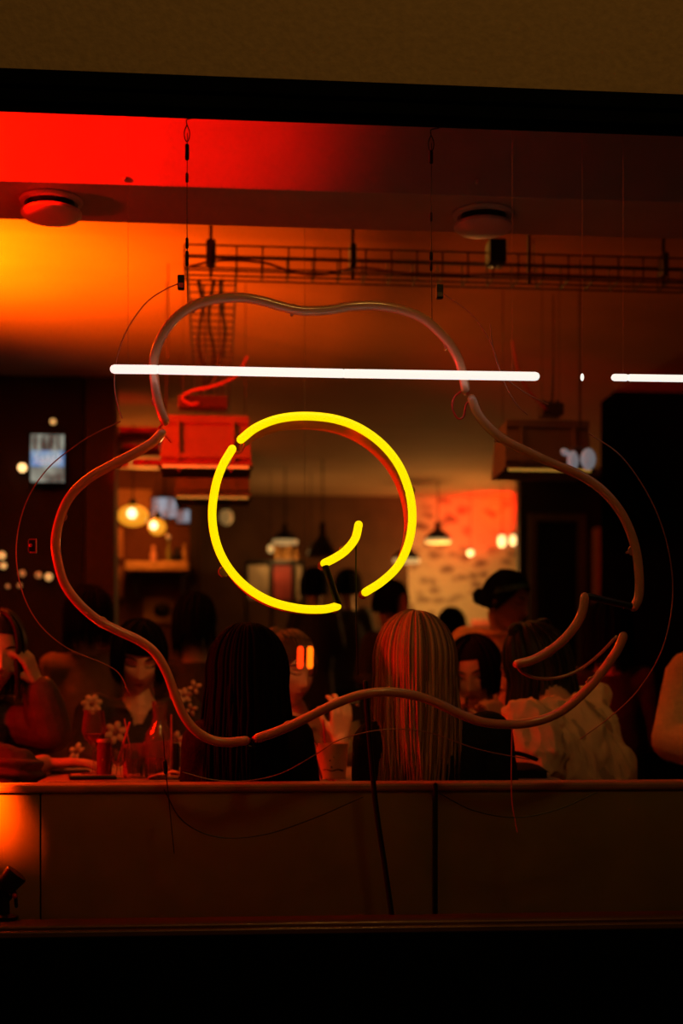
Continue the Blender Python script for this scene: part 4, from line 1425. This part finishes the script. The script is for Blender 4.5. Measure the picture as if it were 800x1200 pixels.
for q, (x, y) in enumerate(((45, 800), (46, 803))):
    pass
wp = W(44, 801, 4.30)
ax = (W(28, 768, 4.27) - wp).normalized()
sx_ = ax.orthogonal().normalized()
g = G().tube([wp + (sx_ * math.cos(a) + ax.cross(sx_) * math.sin(a)) * 0.034 for a in [2 * PI * k / 18 for k in range(19)]], 0.0045, 6, cap=False)
g.build('bracelet', mat('gold_chain', (0.7, 0.42, 0.15), 0.25, metal=0.9), t1)

# 2 person in the flowered cardigan, facing the window
s0, s1 = W(113, 836, 4.92), W(214, 836, 4.92)
vm = W(163, 848, 4.85)


def vneck2(co):
    dx = abs(co.x - vm.x)
    return co.y < 1.92 and co.z > vm.z and dx < (co.z - vm.z) * 0.62 + 0.004


t2, H2, b2, c2, D2 = person('person in a charcoal cardigan with white flowers, looking down at the red-lit table', W(163, 771, 4.92), 6, 20, 3, 1.0,
    (s0, s1), W(163, 1010, 5.0), [
        dict(s=0, el=W(98, 893, 4.86), wr=W(135, 897, 4.62), sleeve=0.95, inf=0.022, hand=dict(d=(1, -0.25, -0.05), n=(0.1, 0.2, -1.0), side=-1, curl=(0.4, 0.45, 0.5, 0.55))),
        dict(s=1, el=W(232, 890, 4.86), wr=W(205, 897, 4.62), sleeve=0.95, inf=0.022, hand=dict(d=(-1, -0.25, -0.05), n=(-0.1, 0.2, -1.0), side=1, curl=(0.4, 0.45, 0.5, 0.55)))],
    SK1, C_CARDI, voxel=0.0050, eyes='down', body_front=(0, -1, 0), vneck=vneck2, neck_open=0.012)
add_hair(b2, H2, H_BLACK, [(-142, 142, 0.055, 6, 0.004, 0.014, 150, 0.0060, (0, 0, 0), 100), (142, 180, 0.012, 4, 0.0, 0.010, 30, 0.0050, (0, 0, 0), 68), (-180, -142, 0.012, 4, 0.0, 0.010, 30, 0.0050, (0, 0, 0), 68)], 5, cap_front=60)
M_PETAL = mat('cream_petal', (0.66, 0.50, 0.38), 0.9, vary=0.12, scale=60, bump=0.2)
M_HEART = mat('flower_heart', (0.30, 0.12, 0.06), 0.9)


CBVH = BVHTree.FromPolygons([v.co.copy() for v in c2.data.vertices], [tuple(p.vertices) for p in c2.data.polygons])


def flower(px, py, r, petals, m=M_PETAL):
    o = Vector((0, CY, EZ))
    d = (W(px, py, 4.9) - o).normalized()
    hit = CBVH.ray_cast(o, d)
    if hit[0] is None:
        c, n = W(px, py, 4.86), Vector((0, -1, 0))
    else:
        c, n = hit[0], hit[1]
        if n.y > 0:
            n = -n
    n = (n + Vector((0, -0.8, 0))).normalized()
    R = n.to_track_quat('Z', 'Y').to_matrix()
    g = G()
    for k in range(petals):
        a = 2 * PI * k / petals + 0.3
        g.ball(c + n * 0.007 + R @ Vector((math.cos(a) * r * 0.62, math.sin(a) * r * 0.62, 0)), (r * 0.40, r * 0.30, 0.006), 10, 6, rot=R @ Matrix.Rotation(a, 3, 'Z'))
    f = g.build('flower', m, c2)
    G().ball(c + n * 0.012, (r * 0.22, r * 0.22, 0.006), 8, 6, rot=R).build('flower_heart', M_HEART, c2)


flower(108, 826, 0.036, 7)
flower(136, 859, 0.040, 6)
flower(91, 882, 0.033, 5)
flower(215, 816, 0.030, 6)
flower(228, 805, 0.024, 4)
flower(224, 832, 0.022, 4)
flower(207, 868, 0.034, 6)

# 3 person with long black hair, back to the window
s0, s1 = W(243, 872, 3.56), W(338, 868, 3.56)
t3, H3, b3, c3, D3 = person('person in black with the back to the window, left of the white cup', W(290, 797, 3.58), 172, 8, 0, 1.0,
    (s0, s1), W(290, 1038, 3.56), [
        dict(s=0, el=W(232, 960, 3.62), wr=W(255, 985, 3.85), sleeve=1.0, hand=dict(d=(0.3, 1, 0), n=(0, 0, -1), side=-1, curl=0.5)),
        dict(s=1, el=W(357, 960, 3.62), wr=W(335, 985, 3.85), sleeve=1.0, hand=dict(d=(-0.3, 1, 0), n=(0, 0, -1), side=1, curl=0.5))],
    SK1, C_BLACK, voxel=0.007, face=False, body_front=(0, 1, 0), slim=0.95)
add_hair(b3, H3, H_BLACK, [(-105, 105, 0.30, 4, 0.035, 0.020, 230, 0.0062, (0, -0.01, 0), 96), (105, 130, 0.22, 6, 0.03, 0.012, 24, 0.006, (0, 0, 0), 92), (-130, -105, 0.22, 6, 0.03, 0.012, 24, 0.006, (0, 0, 0), 92)], 8)

# 4 person with swept-back hair holding a phone
s0, s1 = W(306, 866, 4.86), W(396, 846, 4.80)
t4, H4, b4, c4, D4 = person('person in an olive top with swept-back hair, looking at a phone in the hand', W(338, 785, 4.80), 34, 10, 4, 1.0,
    (s0, s1), W(352, 1020, 4.9), [
        dict(s=1, el=W(412, 895, 4.62), wr=W(398, 868, 4.50), sleeve=0.80, inf=0.018, hand=dict(d=(0.06, -0.05, 1.0), n=(-0.25, 1.0, 0.0), side=1, curl=(0.55, 0.6, 0.65, 0.75), thumb=(0.7, 0.7, 0.3))),
        dict(s=0, el=W(318, 905, 4.62), wr=W(352, 900, 4.42), sleeve=0.9, hand=dict(d=(1, -0.2, 0), n=(0, 0.2, -1), side=-1, curl=0.5))],
    SK1, C_OLIVE, voxel=0.0050, body_front=(0.3, -1, 0), neck_open=0.015, eyes='down')
pulled_hair(b4, H4, H_BROWN, (0.0, 0.085, 0.085), 4, 130)
bun(b4, H4, H_BROWN, (0.0, 0.100, 0.098), 0.034)
g = G().tube([H4 @ on_head(az, 33, 0.012) for az in range(90, 271, 15)], 0.006, 6)
g.build('headband', C_BLACK, b4)
M_PHONE = mat('phone_body', (0.010, 0.010, 0.011), 0.2)
ph = thing('phone', 'dark phone held up in the hand right of the white cup', 'phone', W(402, 834, 4.53))
G().box(W(402, 836, 4.535), (0.125, 0.010, 0.062), Matrix.Rotation(-0.18, 3, 'Y'), 0.004).build('case', M_PHONE, ph, smooth=False)
G().ball(W(419, 826, 4.524), 0.005).build('camera_lens', mat('lens_glint', (0.5, 0.4, 0.35), 0.1, metal=0.8), ph)

# 5 person with long blond hair, back to the window
s0, s1 = W(443, 872, 3.56), W(572, 862, 3.62)
t5, H5, b5, c5, D5 = person('person in a black knit top with long loose hair, back to the window', W(487, 783, 3.58), 176, 4, 0, 1.03,
    (s0, s1), W(506, 1038, 3.56), [
        dict(s=0, el=W(434, 960, 3.62), wr=W(455, 985, 3.85), sleeve=0.5, hand=dict(d=(0.3, 1, 0), n=(0, 0, -1), side=-1, curl=0.5)),
        dict(s=1, el=W(588, 955, 3.64), wr=W(550, 985, 3.85), sleeve=1.0, hand=dict(d=(-0.3, 1, 0), n=(0, 0, -1), side=1, curl=0.5))],
    SK1, C_BLACK, voxel=0.007, face=False, body_front=(0, 1, 0), wr_amp=0.004)
add_hair(b5, H5, H_BLOND, [(-112, 100, 0.335, 4, 0.010, 0.018, 330, 0.0050, (-0.014, -0.012, 0), 95), (0, 112, 0.30, 4, 0.024, 0.022, 130, 0.0042, (0.012, -0.012, 0), 95), (-112, -60, 0.29, 4, 0.045, 0.016, 50, 0.0042, (-0.02, -0.01, 0), 96)], 21)

# 6 person facing, glass at the mouth
s0, s1 = W(520, 862, 4.95), W(606, 852, 4.95)
t6, H6, b6, c6, D6 = person('person in a tan top resting the chin on a hand beside a raised glass', W(556, 790, 4.92), -22, 12, -5, 1.0,
    (s0, s1), W(565, 1020, 5.0), [
        dict(s=1, el=W(602, 885, 4.74), wr=W(587, 852, 4.72), sleeve=0.82, inf=0.018, hand=dict(d=W(579, 829, 4.74) - W(587, 852, 4.72), n=(-0.3, 0.8, 0.3), side=1, curl=(1.1, 1.15, 1.2, 1.25), s=0.95)),
        dict(s=0, el=W(518, 900, 4.72), wr=W(548, 872, 4.62), sleeve=0.8, inf=0.018, hand=dict(d=W(540, 838, 4.62) - W(548, 872, 4.62), n=(-0.6, 0.7, 0.1), side=-1, curl=(0.7, 0.75, 0.8, 0.85), s=0.95))],
    SK3, C_TAN, voxel=0.0050, body_front=(-0.2, -1, 0), lipcol=(0.22, 0.05, 0.04))
add_hair(b6, H6, H_BLACK, [(-138, 138, 0.06, 6, 0.004, 0.020, 170, 0.0062, (0, 0, 0), 100), (138, 152, 0.04, 8, 0.0, 0.010, 14, 0.005, (0, 0, 0), 92), (-152, -138, 0.04, 8, 0.0, 0.010, 14, 0.005, (0, 0, 0), 92)], 31, cap_front=58)

# 7 person in the cream shirt, leaning over the table, face turned away to the left
s0, s1 = W(622, 848, 4.02), W(690, 826, 4.32)
t7, H7, b7, c7, D7 = person('person in a wrinkled cream shirt leaning on the table, face turned away', W(624, 783, 4.32), -118, 14, 4, 1.0,
    (s0, s1), W(738, 1000, 4.12), [
        dict(s=0, el=W(629, 897, 3.98), wr=W(601, 882, 4.22), sleeve=0.44, inf=0.026, hand=dict(d=W(588, 856, 4.34) - W(601, 882, 4.22), n=(-0.5, 0.8, 0.2), side=1, curl=(0.7, 0.8, 0.85, 0.9))),
        dict(s=1, el=W(640, 890, 4.44), wr=W(602, 862, 4.42), sleeve=0.9, inf=0.02, hand=dict(d=(-1, 0, 0.35), n=(0, -0.4, -0.8), side=-1, curl=0.7))],
    SK2, C_WHITE, voxel=0.0055, face=True, body_front=(-0.8, 0.5, 0), wr_amp=0.018, wr_scale=9, bulk=1.12, ridged=True, eyes='down')
add_hair(b7, H7, H_DARK, [(-125, 125, 0.165, 5, 0.014, 0.022, 230, 0.0055, (-0.015, -0.01, 0), 98), (-70, 70, 0.21, 5, 0.04, 0.02, 80, 0.005, (0.01, -0.03, 0), 98), (-150, -100, 0.21, 8, 0.0, 0.014, 50, 0.005, (-0.03, 0, 0), 96)], 41, cap_front=60)
bun(b7, H7, H_DARK, (-0.035, 0.055, 0.112), 0.030, 5)
bun(b7, H7, H_DARK, (0.045, -0.010, 0.120), 0.026, 6)
wp, we = W(601, 882, 4.22), W(629, 897, 3.98)
ax = (we - wp).normalized()
pc = wp.lerp(we, 0.12)
sx_ = ax.orthogonal().normalized()
g = G().tube([pc + (sx_ * math.cos(a) + ax.cross(sx_) * math.sin(a)) * 0.031 for a in [2 * PI * k / 18 for k in range(19)]], 0.006, 6, cap=False)
wt = g.build('watch', M_BLACK, t7)
G().box(pc + Vector((0.006, -0.032, 0.006)), (0.026, 0.010, 0.034), None, 0.003).build('watch_face', M_PHONE, wt, smooth=False)

# 8 person standing behind, hair in a headband
s0, s1 = W(545, 752, 6.10), W(636, 748, 6.02)
t8, H8, b8, c8, D8 = person('person in a tan top and green headband standing behind the table', W(593, 703, 6.0), 52, 14, 0, 0.97,
    (s0, s1), W(592, 930, 6.15), [
        dict(s=0, el=W(538, 830, 6.1), wr=W(560, 880, 5.9), sleeve=0.9, hand=dict(d=(0.5, -0.8, 0), n=(0, 0, -1), side=1, curl=0.4)),
        dict(s=1, el=W(648, 830, 6.0), wr=W(630, 880, 5.85), sleeve=0.9, hand=dict(d=(-0.5, -0.8, 0), n=(0, 0, -1), side=-1, curl=0.4))],
    SK2, C_TAN, voxel=0.0060, body_front=(0.4, -1, 0), eyes='down', neck_open=0.025)
pulled_hair(b8, H8, H_BLACK, (0.0, 0.110, 0.0), 6, 120, off=0.006, front=58)
bun(b8, H8, H_BLACK, (0.0, 0.128, -0.012), 0.036, 8)
g = G()
for th in (42, 46, 50):
    g.tube([H8 @ on_head(az, th + (abs(az - 180) * 0.30), 0.012) for az in range(84, 277, 12)], 0.0048, 6)
g.build('headband', mat('green_cloth', (0.02, 0.09, 0.07), 0.8), b8)
G().ball(H8 @ Vector((-0.084, 0.004, -0.050)), 0.006).build('earring', mat('gold_chain', (0.7, 0.42, 0.15), 0.25, metal=0.9), b8)

# 9 arm in a tan sleeve at the right edge
s0, s1 = W(808, 790, 4.42), W(960, 800, 4.5)
t9, H9, b9, c9, D9 = person('person in a tan sweater cut off by the right edge, only the bent arm showing', W(885, 740, 4.5), -30, 5, 0, 1.0,
    (s0, s1), W(885, 1010, 4.55), [
        dict(s=0, el=W(787, 868, 4.36), wr=W(850, 885, 4.2), sleeve=0.95, inf=0.026, hand=dict(d=(1, -0.3, 0), n=(0, 0, -1), side=-1, curl=0.5)),
        dict(s=1, el=W(985, 890, 4.4), wr=W(930, 892, 4.2), sleeve=0.95, hand=dict(d=(-1, -0.3, 0), n=(0, 0, -1), side=1, curl=0.5))],
    SK1, C_TAN, voxel=0.007, body_front=(0, -1, 0))
add_hair(b9, H9, H_DARK, [(-130, 130, 0.12, 6, 0.01, 0.016, 90, 0.006, (0, 0, 0), 98)], 51)

# people farther back, dark
BACK = [
    ('person in a brown jacket turned away behind the hand at the left', (104, 722, 6.2), 150, 10, (62, 782, 6.2), (138, 772, 6.3), (95, 960, 6.3), C_BROWN, H_BLACK, 1.0, 0.008),
    ('person in dark clothes in the gloom behind the long black hair', (228, 728, 6.6), 160, 14, (196, 786, 6.6), (262, 786, 6.6), (228, 950, 6.6), C_DIM, H_BLACK, 1.0, 0.009),
    ('dim person far back against the papered wall, below the ring\'s open end', (459, 707, 8.2), 60, 8, (436, 752, 8.2), (486, 752, 8.2), (462, 900, 8.3), C_DIM, H_BLACK, 1.0, 0.011),
    ('distant person of whom a small dark head shows above the blonde hair', (529, 735, 9.6), 170, 0, (508, 775, 9.6), (552, 775, 9.6), (530, 900, 9.7), C_DIM, H_BLACK, 1.0, 0.012),
    ('distant person whose round dark head shows under the ring\'s short hook', (368, 688, 10.6), 170, 0, (348, 722, 10.6), (388, 722, 10.6), (367, 830, 10.6), C_DIM, H_BLACK, 1.1, 0.012),
    ('distant person whose round dark head shows just left of the ring\'s open end', (408, 688, 11.4), 160, 0, (390, 720, 11.4), (427, 720, 11.4), (408, 810, 11.4), C_DIM, H_BLACK, 1.1, 0.012),
    ('person in dark clothes at the right, behind the cream shirt', (712, 742, 5.6), 150, 8, (675, 800, 5.6), (752, 800, 5.6), (714, 980, 5.7), C_DIM, H_BLACK, 1.0, 0.008),
]
for (lab, h, yw, pt, a, b, pv, ct, hm, hs_, vx) in BACK:
    d = h[2]
    ew = Vector((0.10, 0.12 if abs(yw) > 90 else -0.12, -0.22))
    A_, B_ = W(*a), W(*b)
    f_ = 1 if abs(yw) > 90 else -1
    arms_ = [dict(s=0, el=A_ + Vector((-0.06, 0.05 * f_, -0.22)), wr=A_ + Vector((0.04, 0.22 * f_, -0.27)), hand=dict(d=(0.6, 0.6 * f_, 0.1), n=(0, 0, -1), side=1, curl=0.4)),
             dict(s=1, el=B_ + Vector((0.06, 0.05 * f_, -0.22)), wr=B_ + Vector((-0.04, 0.22 * f_, -0.27)), hand=dict(d=(-0.6, 0.6 * f_, 0.1), n=(0, 0, -1), side=-1, curl=0.4))]
    tt, HH, bb, cc, DD = person(lab, W(*h), yw, pt, 0, hs_, (A_, B_), W(*pv), arms_, SK2, ct, voxel=vx, face=(vx < 0.009 and abs(yw) < 90), body_front=(0, f_, 0), group=None)
    add_hair(bb, HH, hm, [(-130, 130, 0.05 if h[2] > 8 else 0.15, 6, 0.01, 0.016, 90, 0.008, (0, 0, 0), 98)], int(h[0]), cap_front=58)

# ------------------------------------------------------------------ things on the tables
M_GL = glass_mat('clear_glass', (0.97, 0.93, 0.90), 0.9, 0.05)
M_RIBGL = glass_mat('ribbed_glass', (0.93, 0.80, 0.76), 0.9, 0.16)
M_WINE = mat('pink_wine', (0.75, 0.16, 0.12), 0.15, vary=0.05)
M_REDGL = mat('red_jar_glass', (0.17, 0.012, 0.012), 0.12, coat=0.5)


def at_table(px, d, z=ZT):
    p = W(px, 900, d)
    return Vector((p.x, p.y, z))


t = thing('tray', 'dark little tray under the wine glass and the red jar', 'tray', at_table(108, 3.86))
G().box(at_table(108, 3.86) + Vector((0, 0, 0.006)), (0.125, 0.11, 0.010), Matrix.Rotation(0.12, 3, 'Z'), 0.004).build('plate', M_BLACK, t, smooth=False)
G().box(at_table(108, 3.86) + Vector((0, 0, 0.0115)), (0.112, 0.098, 0.002), Matrix.Rotation(0.12, 3, 'Z')).build('paper', mat('bill_paper', (0.32, 0.20, 0.16), 0.7), t, smooth=False)
c = at_table(110, 3.87, ZT + 0.0127)
t = thing('wine_glass', 'stemmed wine glass with a little pink wine, on the dark tray', 'glass', c)
prof = [(0.034, 0.0), (0.034, 0.002), (0.006, 0.006), (0.0035, 0.02), (0.0035, 0.070), (0.010, 0.078), (0.027, 0.096), (0.033, 0.115), (0.031, 0.140), (0.026, 0.172), (0.025, 0.172), (0.030, 0.140), (0.032, 0.115), (0.026, 0.098), (0.006, 0.080)]
G().lathe(prof, c, 32).build('bowl', M_GL, t)
G().lathe([(0.004, 0.081), (0.024, 0.0985), (0.029, 0.108), (0.028, 0.1085), (0.002, 0.1085)], c, 28).build('wine', M_WINE, t)
c = at_table(122, 3.85, ZT + 0.0127)
t = thing('jar', 'small red jar beside the wine glass on the dark tray', 'jar', c)
G().lathe([(0.019, 0), (0.020, 0.004), (0.020, 0.076), (0.018, 0.084), (0.018, 0.094), (0.017, 0.094), (0.017, 0.084)], c, 28).build('body', M_REDGL, t)
G().lathe([(0.0205, 0.085), (0.0205, 0.093), (0.019, 0.095)], c, 28).build('rim', mat('jar_rim', (0.5, 0.25, 0.2), 0.3), t)
c = at_table(139, 3.90)
t = thing('straw_glass', 'slim clear glass with a pink straw right of the red jar', 'glass', c)
G().lathe([(0.022, 0), (0.022, 0.004), (0.008, 0.008), (0.006, 0.03), (0.018, 0.045), (0.020, 0.080), (0.019, 0.080), (0.017, 0.046), (0.003, 0.032)], c, 24).build('bowl', M_GL, t)
G().tube([c + Vector((-0.004, 0, 0.04)), W(152, 847, 3.90)], 0.0030, 8).build('straw', mat('pink_straw', (0.75, 0.12, 0.10), 0.4), t)
for px, d, r, h, lab, straw in ((156, 3.95, 0.031, 0.092, 'ribbed tumbler with a thin straw, left one of the two', (146, 843)), (183, 3.94, 0.036, 0.098, 'ribbed tumbler right of the slim straw glass, before the carafe', None)):
    c = at_table(px, d)
    t = thing('tumbler', lab, 'glass', c, 'ribbed tumblers')
    G().lathe([(r * 0.85, 0), (r * 0.88, 0.004), (r, h), (r * 0.95, h), (r * 0.82, 0.010)], c, 28).build('wall', M_RIBGL, t)
    G().lathe([(r * 0.80, 0.0105), (r * 0.90, h * 0.55), (r * 0.2, h * 0.55)], c, 24).build('drink', mat('drink_pink', (0.55, 0.20, 0.15), 0.25, vary=0.3, scale=120), t)
    for k in range(12):
        a = 2 * PI * k / 12
        G().rod(c + Vector((math.cos(a) * r * 0.90, math.sin(a) * r * 0.90, 0.004)), c + Vector((math.cos(a) * r * 1.01, math.sin(a) * r * 1.01, h * 0.9)), 0.0016, 5).build('rib', M_RIBGL, t)
    for k in range(2):
        G().box(c + Vector((0.010 - 0.02 * k, -0.004, h * 0.50 + 0.004 * k)), (0.018, 0.018, 0.018), Matrix.Rotation(0.5 + k, 3, 'Z'), 0.003).build('ice_cube', glass_mat('ice', (0.90, 0.80, 0.76), 1.0), t)
    if straw:
        G().tube([c + Vector((0.004, 0, 0.012)), W(*straw, d)], 0.0020, 8).build('straw', mat('clear_straw', (0.5, 0.22, 0.18), 0.4), t)
c = at_table(187, 4.25)
t = thing('carafe', 'clear glass carafe with a narrow neck in front of the flowered cardigan', 'carafe', c)
G().lathe([(0.040, 0), (0.044, 0.006), (0.046, 0.085), (0.040, 0.115), (0.024, 0.140), (0.020, 0.165), (0.024, 0.205), (0.023, 0.205), (0.018, 0.165), (0.022, 0.140), (0.038, 0.114), (0.043, 0.085), (0.041, 0.010)], c, 32).build('body', M_GL, t)
G().lathe([(0.0245, 0.203), (0.0255, 0.206), (0.0245, 0.209)], c, 28).build('lip', M_GL, t)
c = at_table(201, 4.0)
ob = G().tube([c + Vector((0, 0, 0.003)), W(201, 838, 4.01)], 0.0028, 8).build('stirrer', mat('stirrer_wood', (0.30, 0.12, 0.08), 0.6))
tag(ob, 'thin upright stirrer right of the carafe', 'stirrer')
ob = G().box(at_table(206, 4.06) + Vector((0, 0, 0.045)), (0.020, 0.02, 0.09), None, 0.003).build('card_stand', M_BLACK)
tag(ob, 'small black upright stand behind the napkin', 'stand')
c = at_table(196, 3.84)
t = thing('napkin', 'folded pale napkin on the table edge beside the black-haired person', 'napkin', c)
g = G()
P = []
for i in range(9):
    P.append([c + Vector(((i - 4) * 0.013, (j - 3) * 0.016, 0.004 + 0.018 * max(0, 1 - abs(i - 5) / 5) + 0.002 * math.sin(3 * j + i))) for j in range(7)])
g.grid(P)
g.grid([[p - Vector((0, 0, 0.002)) for p in row] for row in P])
g.build('cloth', mat('napkin_cloth', (0.62, 0.42, 0.36), 0.9), t)
c = at_table(218, 3.82)
t = thing('peg_rack', 'small dark rack of three pegs at the end of the napkin', 'rack', c)
G().box(c + Vector((0, 0, 0.004)), (0.040, 0.022, 0.008), None, 0.002).build('base', M_BLACK, t, smooth=False)
for k in range(3):
    G().rod(c + Vector((-0.013 + 0.013 * k, 0, 0.006)), c + Vector((-0.010 + 0.013 * k, 0, 0.040)), 0.0022, 6).build('peg', M_BLACK, t)
ob = G().box(W(82, 903.5, 4.13) + Vector((0, 0, 0.0)), (0.11, 0.06, 0.010), Matrix.Rotation(0.2, 3, 'Z'), 0.003).build('phone', M_PHONE)
ob.location.z += ZT + 0.0055 - W(82, 903.5, 4.13).z
tag(ob, 'dark phone lying on the table under the hand at the left', 'phone')

# the white cup with things stuck in it
c = Vector((W(389, 900, 3.84).x, W(389, 900, 3.84).y, ZT))
cz = c.z
M_CUP = mat('cup_glaze', (0.88, 0.70, 0.56), 0.35, vary=0.04)
t = thing('cup', 'white painted cup with dots and a line, before the person with the phone', 'cup', c)
zt_ = W(389, 871, 3.84).z - cz
G().lathe([(0.036, 0), (0.037, 0.003), (0.044, zt_ - 0.003), (0.0445, zt_), (0.042, zt_), (0.035, 0.008)], c, 36).build('wall', M_CUP, t)
M_INK = mat('painted_mark', (0.03, 0.012, 0.010), 0.5)


def cup_r(z):
    return 0.0372 + 0.007 * z / zt_


g = G()
pts = []
for k in range(13):
    a = -PI / 2 - 0.75 + 1.5 * k / 12
    z = zt_ * (0.245 + 0.02 * math.sin(k * 0.9))
    pts.append(c + Vector((math.cos(a) * cup_r(z), math.sin(a) * cup_r(z), z)))
g.tube(pts, [0.0012 + 0.0016 * (k / 12) ** 2 for k in range(13)], 6).build('painted_line', M_INK, t)
for a, z, r in ((-0.22, 0.52, 0.0022), (-0.12, 0.33, 0.0026), (0.02, 0.62, 0.0014)):
    p = c + Vector((math.sin(a) * cup_r(z * zt_), -math.cos(a) * cup_r(z * zt_), z * zt_))
    G().ball(p, (r, 0.001, r), 8, 6).build('painted_dot', M_INK, t)
a0, a1 = W(378, 884, 3.83), W(356, 848, 3.81)
ob = thing('spoon', 'brass spoon leaning out of the white cup', 'spoon', a0)
g = G().tube([a0, a0.lerp(a1, 0.5)], [0.0022, 0.003], 8)
g.build('handle', mat('brass', (0.55, 0.36, 0.12), 0.3, metal=0.85), ob)
g = G().tube([a0.lerp(a1, 0.45), a0.lerp(a1, 0.75), a1], [0.003, 0.0085, 0.006], 10, flat=0.35, up=(0, 1, 0))
g.build('bowl', mat('brass', (0.55, 0.36, 0.12), 0.3, metal=0.85), ob)
ob = G().tube([Vector((W(377, 0, 3.78).x, 0.785, cz + 0.003)), W(360, 858, 3.81)], [0.003, 0.0045], 8).build('wooden_stick', mat('stick_wood', (0.16, 0.07, 0.035), 0.6))
tag(ob, 'dark wooden stick leaning against the left side of the white cup', 'stick')
ob = G().tube([W(382, 890, 3.86), W(379, 844, 3.86)], 0.0028, 8).build('drinking_straw', mat('pink_straw', (0.75, 0.12, 0.10), 0.4))
ob = tag(ob, 'pink straw standing in the white cup', 'straw')

# raised glass at the chin
c = W(539, 838, 4.60)
t = thing('tumbler', 'short tumbler raised in front of the tan top, below the chin', 'glass', c)
G().lathe([(0.030, 0), (0.032, 0.004), (0.038, 0.070), (0.036, 0.070), (0.030, 0.008)], c - Vector((0.012, 0.02, 0.008)), 28).build('wall', M_GL, t)
G().lathe([(0.029, 0.0085), (0.034, 0.045), (0.01, 0.046)], c - Vector((0.012, 0.02, 0.008)), 24).build('drink', mat('drink_red', (0.45, 0.08, 0.04), 0.2), t)
# black bag beside the shirt
p0, p1 = W(552, 922, 3.82), W(640, 894, 3.82)
bg = thing('bag', 'black bag lying under the arm of the cream shirt', 'bag', (p0 + p1) / 2)
g = G()
P = []
for i in range(15):
    row = []
    for j in range(9):
        u, v = i / 14, j / 8
        row.append(Vector((p0.x + (p1.x - p0.x) * u, 0.77 + 0.20 * v, ZT + 0.002 + (p1.z - ZT) * (math.sin(PI * min(1, 0.10 + 0.9 * v)) ** 0.5) * (math.sin(PI * min(1, max(0.02, u * 0.98 + 0.01))) ** 0.22) + 0.002 * math.sin(9 * u))))
    P.append(row)
g.grid(P)
g.span((p0.x + 0.01, 0.77, ZT + 0.001), (p1.x - 0.01, 0.97, ZT + 0.02))
g.build('body', C_BLACK, bg)
G().tube(spline([Vector((p0.x + 0.03, 0.81, ZT + 0.05)), Vector((p0.x + 0.08, 0.80, ZT + 0.066)), Vector((p1.x - 0.08, 0.80, ZT + 0.066)), Vector((p1.x - 0.03, 0.81, ZT + 0.05))], 5), 0.006, 8).build('strap', C_BLACK, bg)
